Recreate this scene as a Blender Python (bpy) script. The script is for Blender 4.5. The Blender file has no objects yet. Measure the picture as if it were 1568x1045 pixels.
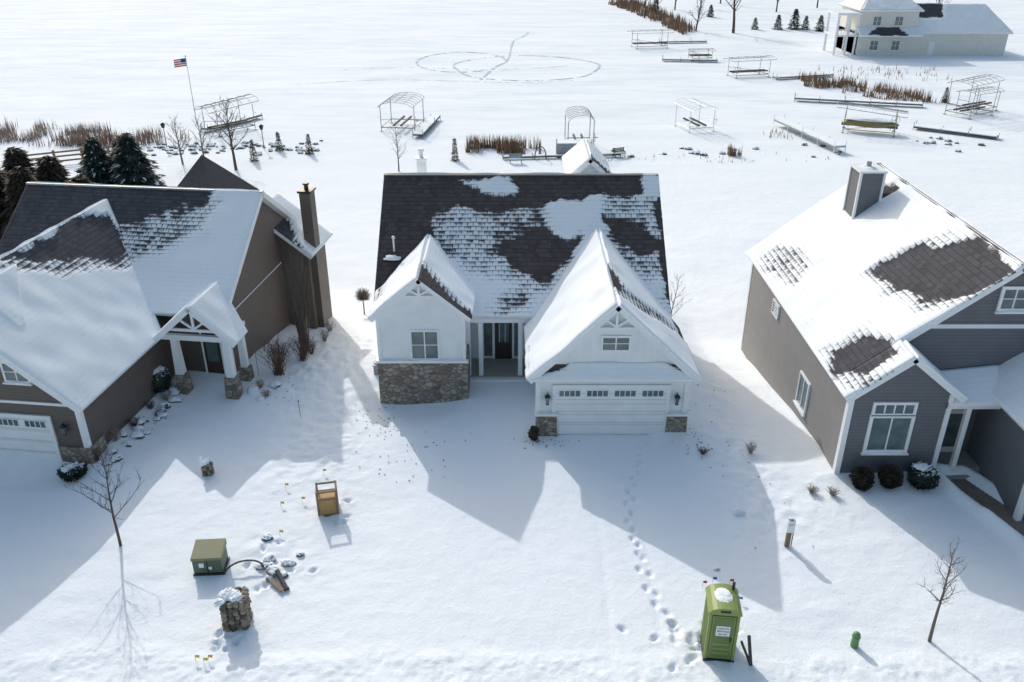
import bpy, math, random
import numpy as np
from mathutils import Vector
R=math.radians
scene=bpy.context.scene
scene.view_settings.view_transform='Standard'; scene.view_settings.look='None'; scene.view_settings.exposure=0
# ---------------------------------------------------------------- noise
def vnoise(x,y,s,seed=0):
    x=np.asarray(x,float)/s+1000.5;y=np.asarray(y,float)/s+1000.5
    xi=np.floor(x).astype(np.int64);yi=np.floor(y).astype(np.int64)
    fx=x-xi;fy=y-yi;fx=fx*fx*(3-2*fx);fy=fy*fy*(3-2*fy)
    def h(a,b):
        n=(a*374761393+b*668265263+seed*982451653)&0xffffffff
        n=((n^(n>>13))*1274126177)&0xffffffff
        n=n^(n>>16)
        return (n&0xffff)/65535.0
    return (h(xi,yi)*(1-fx)+h(xi+1,yi)*fx)*(1-fy)+(h(xi,yi+1)*(1-fx)+h(xi+1,yi+1)*fx)*fy
def fbm(x,y,s,seed=0,o=3):
    v=0;a=1;t=0
    for i in range(o):
        v=v+a*vnoise(x,y,s/2**i,seed+i*7);t+=a;a*=.5
    return v/t-.5
def sstep(a,b,v):
    t=np.clip((v-a)/(b-a),0,1);return t*t*(3-2*t)
def sdf(x,y,poly):
    x=np.asarray(x,float);y=np.asarray(y,float)
    d=np.full(x.shape,1e9);ins=np.zeros(x.shape,bool);n=len(poly)
    for i in range(n):
        ax,ay=poly[i];bx,by=poly[(i+1)%n]
        ex,ey=bx-ax,by-ay;L=ex*ex+ey*ey+1e-12
        t=np.clip(((x-ax)*ex+(y-ay)*ey)/L,0,1)
        d=np.minimum(d,np.hypot(x-ax-t*ex,y-ay-t*ey))
        c=((ay>y)!=(by>y))
        with np.errstate(divide='ignore',invalid='ignore'):
            xx=(bx-ax)*(y-ay)/(by-ay if by!=ay else 1e-9)+ax
        ins^=(c&(x<xx))
    return np.where(ins,d,-d)
def gz(x,y):
    x=np.asarray(x,float);y=np.asarray(y,float)
    w=sstep(8.5,12,x)
    a=-2.3*sstep(38,57,y)-.2*sstep(57,80,y)
    b=-2.4*sstep(30,49,y)-.1*sstep(57,80,y)
    return a*(1-w)+b*w
# ---------------------------------------------------------------- materials
def mat(name):
    m=bpy.data.materials.new(name);m.use_nodes=True
    nt=m.node_tree;b=nt.nodes['Principled BSDF'];return m,nt,b
def N(nt,t,**k):
    n=nt.nodes.new(t)
    for a,v in k.items(): setattr(n,a,v)
    return n
def mth(nt,op,a,b=None,c=None,clamp=False):
    n=nt.nodes.new('ShaderNodeMath');n.operation=op;n.use_clamp=clamp
    for i,v in enumerate((a,b,c)):
        if v is None: continue
        if isinstance(v,(int,float)): n.inputs[i].default_value=v
        else: nt.links.new(v,n.inputs[i])
    return n.outputs[0]
def mixc(nt,f,a,b):
    n=nt.nodes.new('ShaderNodeMix');n.data_type='RGBA'
    if isinstance(f,(int,float)): n.inputs[0].default_value=f
    else: nt.links.new(f,n.inputs[0])
    for i,v in ((6,a),(7,b)):
        if isinstance(v,tuple): n.inputs[i].default_value=(*v,1)
        else: nt.links.new(v,n.inputs[i])
    return n.outputs[2]
def simple(name,col,rough=.6,metal=0,var=.25,scale=6,bump=.0):
    m,nt,b=mat(name)
    tc=N(nt,'ShaderNodeTexCoord');no=N(nt,'ShaderNodeTexNoise');no.inputs['Scale'].default_value=scale;no.inputs['Detail'].default_value=5
    nt.links.new(tc.outputs['Object'],no.inputs['Vector'])
    dark=tuple(c*(1-var) for c in col);lt=tuple(min(1,c*(1+var*.6)) for c in col)
    nt.links.new(mixc(nt,no.outputs['Fac'],dark,lt),b.inputs['Base Color'])
    b.inputs['Roughness'].default_value=rough;b.inputs['Metallic'].default_value=metal
    if bump:
        bp=N(nt,'ShaderNodeBump');bp.inputs['Strength'].default_value=bump;bp.inputs['Distance'].default_value=.02
        nt.links.new(no.outputs['Fac'],bp.inputs['Height']);nt.links.new(bp.outputs[0],b.inputs['Normal'])
    return m
SNOWC=(.905,.94,.97)
def snow_mat(name,ground=False):
    m,nt,b=mat(name)
    g=N(nt,'ShaderNodeNewGeometry')
    n1=N(nt,'ShaderNodeTexNoise');n1.inputs['Scale'].default_value=1.3;n1.inputs['Detail'].default_value=9;n1.inputs['Roughness'].default_value=.64
    nt.links.new(g.outputs['Position'],n1.inputs['Vector'])
    n2=N(nt,'ShaderNodeTexNoise');n2.inputs['Scale'].default_value=12;n2.inputs['Detail'].default_value=4
    nt.links.new(g.outputs['Position'],n2.inputs['Vector'])
    h=mth(nt,'ADD',mth(nt,'MULTIPLY',n1.outputs['Fac'],1.0),mth(nt,'MULTIPLY',n2.outputs['Fac'],.16))
    bp=N(nt,'ShaderNodeBump');bp.inputs['Strength'].default_value=.65;bp.inputs['Distance'].default_value=.10
    nt.links.new(h,bp.inputs['Height']);nt.links.new(bp.outputs[0],b.inputs['Normal'])
    col=mixc(nt,n1.outputs['Fac'],(.86,.91,.955),(.94,.965,.985))
    if ground:
        n4=N(nt,'ShaderNodeTexNoise');n4.inputs['Scale'].default_value=.16;n4.inputs['Detail'].default_value=6
        nt.links.new(g.outputs['Position'],n4.inputs['Vector'])
        col=mixc(nt,mth(nt,'MULTIPLY',n4.outputs['Fac'],.35),col,(.84,.905,.955))
        mp=N(nt,'ShaderNodeMapping');mp.inputs['Scale'].default_value=(.022,.08,.05);mp.inputs['Rotation'].default_value=(0,0,.12)
        nt.links.new(g.outputs['Position'],mp.inputs['Vector'])
        n3=N(nt,'ShaderNodeTexNoise');n3.inputs['Scale'].default_value=3.2;n3.inputs['Detail'].default_value=10;n3.inputs['Roughness'].default_value=.72
        nt.links.new(mp.outputs[0],n3.inputs['Vector'])
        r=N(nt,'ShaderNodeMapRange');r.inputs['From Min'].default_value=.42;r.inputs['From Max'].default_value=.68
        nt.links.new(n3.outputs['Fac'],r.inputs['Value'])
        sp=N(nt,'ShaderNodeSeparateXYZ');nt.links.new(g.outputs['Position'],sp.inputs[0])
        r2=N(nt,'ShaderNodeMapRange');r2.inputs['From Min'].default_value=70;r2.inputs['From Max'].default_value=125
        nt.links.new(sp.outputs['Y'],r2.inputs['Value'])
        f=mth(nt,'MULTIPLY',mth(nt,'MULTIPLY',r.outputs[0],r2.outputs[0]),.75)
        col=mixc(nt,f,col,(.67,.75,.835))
    nt.links.new(col,b.inputs['Base Color'])
    b.inputs['Roughness'].default_value=.85
    b.inputs['Specular IOR Level'].default_value=.1
    return m
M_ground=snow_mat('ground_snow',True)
M_snow=snow_mat('snow')
def roof_mat(name,base=(.045,.045,.05)):
    m,nt,b=mat(name)
    uv=N(nt,'ShaderNodeUVMap');uv.uv_map='UVMap'
    at=N(nt,'ShaderNodeAttribute');at.attribute_name='snow'
    RH=.27
    br=N(nt,'ShaderNodeTexBrick');br.inputs['Scale'].default_value=1
    br.inputs['Brick Width'].default_value=.30;br.inputs['Row Height'].default_value=RH;br.inputs['Mortar Size'].default_value=.022
    br.inputs['Color1'].default_value=(0,0,0,1);br.inputs['Color2'].default_value=(1,1,1,1);br.inputs['Mortar'].default_value=(.5,.5,.5,1)
    nt.links.new(uv.outputs[0],br.inputs['Vector'])
    sp=N(nt,'ShaderNodeSeparateXYZ');nt.links.new(uv.outputs[0],sp.inputs[0])
    row=mth(nt,'FRACT',mth(nt,'DIVIDE',sp.outputs['Y'],RH))
    no=N(nt,'ShaderNodeTexNoise');no.inputs['Scale'].default_value=3.2;no.inputs['Detail'].default_value=7;no.inputs['Roughness'].default_value=.72
    nt.links.new(uv.outputs[0],no.inputs['Vector'])
    v=mth(nt,'ADD',at.outputs['Fac'],mth(nt,'MULTIPLY',mth(nt,'SUBTRACT',br.outputs['Color'],.5),.24))
    v=mth(nt,'ADD',v,mth(nt,'MULTIPLY',mth(nt,'SUBTRACT',row,.5),-.32))
    v=mth(nt,'ADD',v,mth(nt,'MULTIPLY',br.outputs['Fac'],-.16))
    v=mth(nt,'ADD',v,mth(nt,'MULTIPLY',mth(nt,'SUBTRACT',no.outputs['Fac'],.5),.8))
    r=N(nt,'ShaderNodeMapRange');r.inputs['From Min'].default_value=.40;r.inputs['From Max'].default_value=.60
    nt.links.new(v,r.inputs['Value'])
    n2=N(nt,'ShaderNodeTexNoise');n2.inputs['Scale'].default_value=1.1;n2.inputs['Detail'].default_value=6
    nt.links.new(uv.outputs[0],n2.inputs['Vector'])
    sh=mixc(nt,br.outputs['Color'],tuple(c*.7 for c in base),tuple(c*1.5 for c in base))
    sh=mixc(nt,mth(nt,'MULTIPLY',n2.outputs['Fac'],.55),sh,(base[0]*2.3,base[1]*2.15,base[2]*2.1))
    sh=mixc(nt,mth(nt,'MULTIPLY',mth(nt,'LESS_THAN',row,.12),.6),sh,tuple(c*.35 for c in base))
    n5=N(nt,'ShaderNodeTexNoise');n5.inputs['Scale'].default_value=6.5;n5.inputs['Detail'].default_value=5;n5.inputs['Roughness'].default_value=.8
    nt.links.new(uv.outputs[0],n5.inputs['Vector'])
    fl=mth(nt,'GREATER_THAN',mth(nt,'SUBTRACT',n5.outputs['Fac'],mth(nt,'MULTIPLY',row,.08)),.62)
    sh=mixc(nt,mth(nt,'MULTIPLY',fl,.45),sh,(.55,.57,.6))
    sc=mixc(nt,mth(nt,'MULTIPLY',mth(nt,'LESS_THAN',v,.74),.18),SNOWC,(.5,.54,.6))
    col=mixc(nt,r.outputs[0],sh,sc)
    nt.links.new(col,b.inputs['Base Color'])
    b.inputs['Roughness'].default_value=.88;b.inputs['Specular IOR Level'].default_value=.12
    cov=N(nt,'ShaderNodeMapRange');cov.inputs['From Min'].default_value=.6;cov.inputs['From Max'].default_value=.95;cov.inputs['To Min'].default_value=-.4;cov.inputs['To Max'].default_value=-.06
    nt.links.new(at.outputs['Fac'],cov.inputs['Value'])
    hh=mth(nt,'ADD',mth(nt,'MULTIPLY',r.outputs[0],1.0),mth(nt,'MULTIPLY',row,cov.outputs[0]))
    hh=mth(nt,'ADD',hh,mth(nt,'MULTIPLY',no.outputs['Fac'],.6))
    bp=N(nt,'ShaderNodeBump');bp.inputs['Strength'].default_value=.5;bp.inputs['Distance'].default_value=.03
    nt.links.new(hh,bp.inputs['Height']);nt.links.new(bp.outputs[0],b.inputs['Normal'])
    return m
M_roof=roof_mat('roof_shingle_snow',(.055,.057,.066))
M_roofb=roof_mat('roof_shingle_brown_snow',(.062,.056,.055))
def siding(name,col,pitch=.15,vertical=False,depth=.5,line=.45):
    m,nt,b=mat(name)
    tc=N(nt,'ShaderNodeTexCoord');sp=N(nt,'ShaderNodeSeparateXYZ');nt.links.new(tc.outputs['Object'],sp.inputs[0])
    if vertical:
        s=mth(nt,'FRACT',mth(nt,'DIVIDE',mth(nt,'ADD',sp.outputs['X'],sp.outputs['Y']),pitch))
        s=mth(nt,'LESS_THAN',s,.16)
    else:
        s=mth(nt,'FRACT',mth(nt,'DIVIDE',sp.outputs['Z'],pitch))
    no=N(nt,'ShaderNodeTexNoise');no.inputs['Scale'].default_value=1.7;no.inputs['Detail'].default_value=6
    nt.links.new(tc.outputs['Object'],no.inputs['Vector'])
    c=mixc(nt,no.outputs['Fac'],tuple(x*.86 for x in col),tuple(min(1,x*1.1) for x in col))
    if not vertical:
        e=mth(nt,'GREATER_THAN',s,.86)
        c=mixc(nt,mth(nt,'MULTIPLY',e,line),c,tuple(x*.35 for x in col))
        h=mth(nt,'SUBTRACT',1.0,s)
    else: h=s
    nt.links.new(c,b.inputs['Base Color']);b.inputs['Roughness'].default_value=.55
    bp=N(nt,'ShaderNodeBump');bp.inputs['Strength'].default_value=depth;bp.inputs['Distance'].default_value=.03
    nt.links.new(h,bp.inputs['Height']);nt.links.new(bp.outputs[0],b.inputs['Normal'])
    return m
M_white=siding('siding_white',(.82,.85,.87),.13,False,.15,.12)
M_batten=siding('siding_white_batten',(.82,.85,.87),.3,True,.6)
M_brown=siding('siding_brown',(.13,.105,.09),.16)
M_gray=siding('siding_dark_gray',(.145,.15,.17),.16)
M_gray_sunlit=siding('siding_gray_sunlit',(.27,.255,.245),.16)  # lit copy of the dark gray siding, sunlight on the left wall painted in
M_cream=siding('siding_cream',(.74,.73,.69),.3,line=.2)
M_trim=simple('trim_white',(.84,.86,.88),.45,var=.06,scale=3)
M_fascia_dark=simple('fascia_dark',(.12,.11,.10),.5,var=.15)
def stone_mat(name='stone_veneer',scale=3.2):
    m,nt,b=mat(name)
    tc=N(nt,'ShaderNodeTexCoord')
    mp=N(nt,'ShaderNodeMapping');mp.inputs['Scale'].default_value=(1,1,1.35);nt.links.new(tc.outputs['Object'],mp.inputs['Vector'])
    vo=N(nt,'ShaderNodeTexVoronoi');vo.inputs['Scale'].default_value=scale;nt.links.new(mp.outputs[0],vo.inputs['Vector'])
    ve=N(nt,'ShaderNodeTexVoronoi');ve.feature='DISTANCE_TO_EDGE';ve.inputs['Scale'].default_value=scale;nt.links.new(mp.outputs[0],ve.inputs['Vector'])
    cr=N(nt,'ShaderNodeValToRGB');sp=N(nt,'ShaderNodeSeparateColor');nt.links.new(vo.outputs['Color'],sp.inputs[0]);nt.links.new(sp.outputs[0],cr.inputs[0])
    el=cr.color_ramp.elements
    el[0].color=(.15,.12,.10,1);el[1].color=(.52,.43,.33,1);e=el.new(.35);e.color=(.31,.24,.18,1);e=el.new(.7);e.color=(.36,.33,.31,1)
    no=N(nt,'ShaderNodeTexNoise');no.inputs['Scale'].default_value=12;no.inputs['Detail'].default_value=6;nt.links.new(tc.outputs['Object'],no.inputs['Vector'])
    c=mixc(nt,mth(nt,'MULTIPLY',no.outputs['Fac'],.5),cr.outputs[0],(.27,.23,.19))
    ed=mth(nt,'LESS_THAN',ve.outputs['Distance'],.045)
    c=mixc(nt,ed,c,(.17,.155,.14))
    nt.links.new(c,b.inputs['Base Color']);b.inputs['Roughness'].default_value=.85
    r=N(nt,'ShaderNodeMapRange');r.inputs['From Max'].default_value=.2;nt.links.new(ve.outputs['Distance'],r.inputs['Value'])
    bp=N(nt,'ShaderNodeBump');bp.inputs['Strength'].default_value=.9;bp.inputs['Distance'].default_value=.06
    nt.links.new(r.outputs[0],bp.inputs['Height']);nt.links.new(bp.outputs[0],b.inputs['Normal'])
    return m
M_stone=stone_mat()
M_rock=simple('fieldstone',(.32,.27,.21),.9,var=.5,scale=5,bump=.6)
M_rockdark=simple('fieldstone_dark',(.14,.12,.105),.9,var=.5,scale=5,bump=.6)
def glass():
    m,nt,b=mat('window_glass')
    tc=N(nt,'ShaderNodeTexCoord');no=N(nt,'ShaderNodeTexNoise');no.inputs['Scale'].default_value=1.2;nt.links.new(tc.outputs['Object'],no.inputs['Vector'])
    nt.links.new(mixc(nt,no.outputs['Fac'],(.02,.03,.035),(.20,.27,.28)),b.inputs['Base Color'])
    b.inputs['Roughness'].default_value=.08;b.inputs['Specular IOR Level'].default_value=.8
    return m
M_glass=glass()
M_black=simple('black_metal',(.02,.02,.02),.4)
M_door=simple('door_brown',(.05,.03,.022),.4)
M_gdoor=siding('garage_door_white',(.84,.87,.89),.56,False,.3,.25)
M_conc=simple('concrete',(.36,.35,.33),.85,var=.2,scale=3,bump=.2)
M_wetconc=simple('path_concrete',(.22,.175,.145),.7,var=.4,scale=2.5,bump=.2)
M_wood=simple('weathered_wood',(.24,.18,.12),.8,var=.35)
M_yell=simple('crate_plywood',(.52,.31,.12),.7,var=.2)
M_green=simple('portable_toilet_green',(.14,.21,.055),.45,var=.2,scale=2)
M_green2=simple('toilet_green_light',(.25,.32,.09),.45,var=.15,scale=2)
M_box=simple('transformer_green',(.095,.14,.085),.5,var=.2,scale=2)
M_boxl=simple('transformer_lid_tan',(.26,.26,.14),.5,var=.2,scale=2)
M_alu=simple('aluminium',(.36,.36,.36),.5,.3,var=.15)
M_dark=simple('dock_dark',(.07,.065,.065),.7)
M_bark=simple('bark',(.11,.082,.07),.9,var=.4)
M_bark2=simple('bark_pale',(.19,.155,.13),.9,var=.4)
M_twig=simple('twig_red',(.15,.09,.07),.9,var=.4)
M_reed=simple('reed_tan',(.28,.18,.11),.9,var=.5,scale=.6)
M_reed2=simple('dry_grass_pale',(.38,.30,.25),.9,var=.4,scale=.6)
M_needle=simple('needles_dark_green',(.035,.055,.045),.8,var=.5,scale=1.5)
M_needle2=simple('needles_brown_green',(.055,.045,.03),.8,var=.5,scale=1.5)
M_red=simple('flag_red',(.5,.03,.04),.7);M_blue=simple('flag_blue',(.03,.05,.25),.7)
M_yflag=simple('marker_yellow',(.75,.45,.03),.6);M_orange=simple('orange_plastic',(.6,.14,.02),.6);M_gflag=simple('marker_green',(.03,.35,.2),.6)
M_grey=simple('grey_paint',(.34,.35,.36),.5)
M_boat=simple('boat_yellow',(.28,.22,.07),.5)
# ---------------------------------------------------------------- mesh builder
class MB:
    def __init__(s): s.v=[];s.f=[];s.m=[]
    def add(s,vs,fs,mi=0):
        o=len(s.v);s.v+=[tuple(p) for p in vs];s.f+=[tuple(i+o for i in f) for f in fs];s.m+=[mi]*len(fs)
    def box(s,x0,x1,y0,y1,z0,z1,mi=0):
        s.add([(x0,y0,z0),(x1,y0,z0),(x1,y1,z0),(x0,y1,z0),(x0,y0,z1),(x1,y0,z1),(x1,y1,z1),(x0,y1,z1)],
              [(3,2,1,0),(4,5,6,7),(0,1,5,4),(1,2,6,5),(2,3,7,6),(3,0,4,7)],mi)
    def frust(s,cx,cy,z0,z1,a0,b0,a1,b1,mi=0):
        s.add([(cx-a0,cy-b0,z0),(cx+a0,cy-b0,z0),(cx+a0,cy+b0,z0),(cx-a0,cy+b0,z0),(cx-a1,cy-b1,z1),(cx+a1,cy-b1,z1),(cx+a1,cy+b1,z1),(cx-a1,cy+b1,z1)],
              [(3,2,1,0),(4,5,6,7),(0,1,5,4),(1,2,6,5),(2,3,7,6),(3,0,4,7)],mi)
    def prism_y(s,pts,y0,y1,mi=0):
        n=len(pts);s.add([(x,y0,z) for x,z in pts]+[(x,y1,z) for x,z in pts],[tuple(range(n)),tuple(range(2*n-1,n-1,-1))]+[(i,i+n,(i+1)%n+n,(i+1)%n) for i in range(n)],mi)
    def prism_x(s,pts,x0,x1,mi=0):
        n=len(pts);s.add([(x0,y,z) for y,z in pts]+[(x1,y,z) for y,z in pts],[tuple(range(n)),tuple(range(2*n-1,n-1,-1))]+[(i,i+n,(i+1)%n+n,(i+1)%n) for i in range(n)],mi)
    def tube(s,p0,p1,r0,r1=None,n=5,mi=0,cap=True):
        if r1 is None:r1=r0
        p0=Vector(p0);p1=Vector(p1);d=p1-p0
        if d.length<1e-6:return
        d.normalize();a=d.cross(Vector((0,0,1)) if abs(d.z)<.9 else Vector((1,0,0))).normalized();b=d.cross(a)
        vs=[]
        for p,r in((p0,r0),(p1,r1)):
            for i in range(n):
                t=2*math.pi*i/n;vs.append(p+a*math.cos(t)*r+b*math.sin(t)*r)
        fs=[(i,(i+1)%n,(i+1)%n+n,i+n) for i in range(n)]
        if cap: fs+=[tuple(range(n-1,-1,-1)),tuple(range(n,2*n))]
        s.add(vs,fs,mi)
    def beam(s,p0,p1,w,h,mi=0):
        p0=Vector(p0);p1=Vector(p1);d=(p1-p0).normalized()
        a=d.cross(Vector((0,0,1)) if abs(d.z)<.95 else Vector((1,0,0))).normalized()*w/2;b=d.cross(a).normalized()*h/2
        s.add([p0-a-b,p0+a-b,p0+a+b,p0-a+b,p1-a-b,p1+a-b,p1+a+b,p1-a+b],[(3,2,1,0),(4,5,6,7),(0,1,5,4),(1,2,6,5),(2,3,7,6),(3,0,4,7)],mi)
    def blob(s,c,rx,ry,rz,mi=0,seed=0,nu=8,nv=6,amp=.25,half=False):
        rnd=random.Random(seed);vs=[];fs=[]
        for j in range(nv+1):
            ph=math.pi*j/nv*(.5 if half else 1)
            for i in range(nu):
                t=2*math.pi*i/nu;k=1+rnd.uniform(-amp,amp) if 0<j<nv or (half and j==nv) else 1
                vs.append((c[0]+rx*math.sin(ph)*math.cos(t)*k,c[1]+ry*math.sin(ph)*math.sin(t)*k,c[2]+rz*math.cos(ph)*k))
        for j in range(nv):
            for i in range(nu): fs.append((j*nu+i,(j+1)*nu+i,(j+1)*nu+(i+1)%nu,j*nu+(i+1)%nu))
        s.add(vs,fs,mi)
    def done(s,name,mats,par=None,loc=None,rot=0,smooth=False,world=False,bevel=0):
        me=bpy.data.meshes.new(name);me.from_pydata(s.v,[],s.f)
        for m in mats: me.materials.append(m)
        me.polygons.foreach_set('material_index',s.m)
        if smooth: me.polygons.foreach_set('use_smooth',[True]*len(s.f))
        me.update()
        o=bpy.data.objects.new(name,me);scene.collection.objects.link(o)
        if par is not None:
            o.parent=par
            if world: o.location=-par.location
        if loc is not None: o.location=loc
        if rot: o.rotation_euler=(0,0,rot)
        if bevel:
            md=o.modifiers.new('bevel','BEVEL');md.width=bevel;md.segments=2;md.limit_method='ANGLE'
        return o
def empty(name,loc,rot=0):
    o=bpy.data.objects.new(name,None);scene.collection.objects.link(o);o.location=loc;o.rotation_euler=(0,0,rot);o.empty_display_size=.5;return o
# ---------------------------------------------------------------- roof slopes
def slope(par,name,A,B,C,D,sf,rm=None,world=False,cell=.13,thick=.2,amp=.1,trim=None):
    A,B,C,D=[np.array(p,float) for p in (A,B,C,D)]
    L=max(np.linalg.norm(B-A),np.linalg.norm(C-D));W=max(np.linalg.norm(D-A),np.linalg.norm(C-B))
    nu=max(2,int(L/cell));nv=max(2,int(W/cell))
    s,t=np.meshgrid(np.linspace(0,1,nu+1),np.linspace(0,1,nv+1))
    s3=s[...,None];t3=t[...,None]
    P=(1-t3)*((1-s3)*A+s3*B)+t3*((1-s3)*D+s3*C)
    n=np.cross(B-A,(D-A) if np.linalg.norm(D-A)>0.1 else C-A);n/=np.linalg.norm(n)
    if n[2]<0:n=-n
    sn=sf(P[...,0],P[...,1])
    e1=(B-A)/np.linalg.norm(B-A);e2=np.cross(n,e1)
    U=(P-A)@e1;V=np.abs((P-A)@e2)
    edge=np.minimum(np.minimum(s,1-s)*L,t*0+1)
    hh=.025+amp*sstep(.3,.9,sn)*(.6+.8*vnoise(P[...,0],P[...,1],.9,5))*(.55+.45*sstep(0,.25,edge))
    T=P+n*hh[...,None]
    vs=T.reshape(-1,3)
    idx=np.arange((nu+1)*(nv+1)).reshape(nv+1,nu+1)
    f=np.stack([idx[:-1,:-1],idx[:-1,1:],idx[1:,1:],idx[1:,:-1]],-1).reshape(-1,4)
    border=np.concatenate([idx[0,:],idx[1:,-1],idx[-1,-2::-1],idx[-2:0:-1,0]])
    bot=(P+n*.004).reshape(-1,3)[border];o=len(vs);nb=len(border)
    vs=np.vstack([vs,bot])
    k=np.arange(nb);f2=np.stack([border,o+k,o+(k+1)%nb,border[(k+1)%nb]],-1)
    F=np.vstack([f,f2])
    me=bpy.data.meshes.new(name);me.from_pydata(vs.tolist(),[],F.tolist())
    a=me.attributes.new('snow','FLOAT','POINT')
    sv=np.concatenate([sn.reshape(-1),sn.reshape(-1)[border]]);a.data.foreach_set('value',sv.astype(np.float32))
    uvl=me.uv_layers.new(name='UVMap')
    uva=np.stack([U.reshape(-1),V.reshape(-1)],-1);uva=np.vstack([uva,uva[border]])
    li=np.zeros(len(me.loops),np.int32);me.loops.foreach_get('vertex_index',li)
    uvl.data.foreach_set('uv',uva[li].reshape(-1).astype(np.float32))
    me.materials.append(rm or M_roof)
    me.polygons.foreach_set('use_smooth',[True]*len(f)+[False]*len(f2))
    ob=bpy.data.objects.new(name,me);scene.collection.objects.link(ob);ob.parent=par
    if world: ob.location=-par.location
    b=MB();q=[A,B,C,D]
    b.add([tuple(p) for p in q]+[tuple(p-n*thick) for p in q],[(0,1,2,3),(7,6,5,4),(0,4,5,1),(1,5,6,2),(2,6,7,3),(3,7,4,0)])
    b.done(name+'_fascia',[trim or M_trim],par,world=world)
def snowfn(base=.9,bare=(),semi=(),full=(),ns=.35,seed=3,soft=.3,warp=1.1,bl=.06,sl=.54):
    def f(x,y):
        xx=x+fbm(x,y,1.1,seed+20)*warp;yy=y+fbm(x,y,1.1,seed+40)*warp
        s=np.full(np.shape(x),base,float)
        for p in semi: s=s+(sl-s)*sstep(-soft*1.6,soft*1.6,sdf(xx,yy,p))
        for p in bare: s=s+(bl-s)*sstep(-soft,soft,sdf(xx,yy,p))
        for p in full: s=s+(.95-s)*sstep(-soft,soft,sdf(xx,yy,p))
        return s+fbm(x,y,.9,seed,4)*ns
    return f
# ---------------------------------------------------------------- windows / doors
def window(par,name,x,z,w,h,y,cols=2,rows=2,rot=0,fr=.09,world=True,sill=True):
    b=MB();hw=w/2;hh=h/2
    b.box(-hw,hw,-.012,.03,-hh,hh,1)
    for (a0,a1,c0,c1) in ((-hw-fr,-hw,-hh-fr,hh+fr),(hw,hw+fr,-hh-fr,hh+fr),(-hw,hw,hh,hh+fr),(-hw,hw,-hh-fr,-hh)):
        b.box(a0,a1,-.06,.03,c0,c1,0)
    for i in range(1,cols):
        xx=-hw+w*i/cols;b.box(xx-.028,xx+.028,-.045,.02,-hh,hh,0)
    for i in range(1,rows):
        zz=-hh+h*i/rows;b.box(-hw,hw,-.035,.02,zz-.018,zz+.018,0)
    if sill:
        b.box(-hw-fr-.06,hw+fr+.06,-.14,.02,-hh-fr-.07,-hh-fr-.003,0)
        b.blob((0,-.08,-hh-fr),hw+.05,.09,.06,2,seed=4,nu=12,amp=.15,half=True)
    o=b.done(name,[M_trim,M_glass,M_snow],par)
    o.location=Vector((x,y,z))-(par.location if world else Vector((0,0,0)));o.rotation_euler=(0,0,rot)
    return o
def garage_door(par,x0,x1,y,z0,z1,world,ngrp=4):
    b=MB();b.box(x0,x1,y-.03,y+.03,z0,z1,0)
    for k in range(1,4):
        zz=z0+(z1-z0)*k/4;b.box(x0,x1,y-.036,y,zz-.009,zz+.005,2)
    gw=(x1-x0)/ngrp;zt=z1-.14;zb=z1-.44
    for g in range(ngrp):
        a=x0+g*gw+.14;c=x0+(g+1)*gw-.14
        b.box(a,c,y-.045,y,zb,zt,1)
        for i in range(5):
            xx=a+(c-a)*i/4;b.box(xx-.018,xx+.018,y-.06,y,zb,zt,0)
        b.box(a-.03,c+.03,y-.058,y,zt,zt+.035,0);b.box(a-.03,c+.03,y-.058,y,zb-.035,zb,0)
    for (a,c,e,f) in ((x0-.16,x0,z0,z1+.16),(x1,x1+.16,z0,z1+.16),(x0,x1,z1,z1+.16)): b.box(a,c,y-.07,y+.02,e,f,3)
    b.done('garage_door',[M_gdoor,M_glass,M_grey,M_trim],par,world=world)
def lantern(par,x,y,z,world):
    b=MB();b.box(x-.05,x+.05,y-.06,y,z-.15,z+.15,0)
    b.frust(x,y-.16,z-.2,z+.16,.06,.06,.1,.1,1);b.frust(x,y-.16,z+.16,z+.3,.13,.13,.02,.02,0);b.box(x-.07,x+.07,y-.23,y-.09,z-.24,z-.2,0)
    b.tube((x,y,z+.3),(x,y-.16,z+.32),.015,n=5)
    b.done('lantern',[M_black,M_glass],par,world=world)
def truss(par,cx,apex,hw,slope_,y,world,drop=1.15):
    b=MB();zc=apex-drop;w=drop/slope_*.92
    b.beam((cx-w,y,zc),(cx+w,y,zc),.09,.13)
    b.beam((cx,y-.004,zc+.05),(cx,y-.004,apex-.2),.09,.12)
    b.beam((cx-.05,y+.003,zc+.1),(cx-w*.5,y+.003,apex-drop*.5-.1),.08,.1)
    b.beam((cx+.05,y+.003,zc+.1),(cx+w*.5,y+.003,apex-drop*.5-.1),.08,.1)
    b.done('gable_truss',[M_trim],par,world=world)

# ================================================================ CENTRE HOUSE
H1=empty('white_house',(0.5,38,0))
b=MB()
b.box(-6.5,7.5,40.6,51.2,-2.9,3.9,0)
b.prism_x([(38.9,3.2),(38.9,3.6),(45.5,8.58),(52.0,3.6),(52.0,3.2)],-6.52,-6.3,0)
b.prism_x([(38.9,3.2),(38.9,3.6),(45.5,8.58),(52.0,3.6),(52.0,3.2)],7.3,7.52,0)
b.prism_y([(-6.5,-.8),(-2.3,-.8),(-2.3,4.62),(-4.4,6.35),(-6.5,4.62)],36.8,41,0)
b.box(1.15,8.0,33.45,41,-.6,3.3,0)
b.box(-2.3,1.15,38.9,40.8,3.25,3.62,0)
b.done('walls',[M_white],H1,world=True)
b=MB();b.prism_y([(1.15,3.1),(8.0,3.1),(4.575,6.45)],33.44,33.9,0)
b.done('gable_siding',[M_batten],H1,world=True)
b=MB()
b.box(-6.62,-2.2,36.66,36.8,-.8,2.02,0);b.box(-6.62,-6.5,36.8,37.9,-.8,2.02,0);b.box(-2.3,-2.18,36.8,38.7,-.8,2.02,0)
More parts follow.
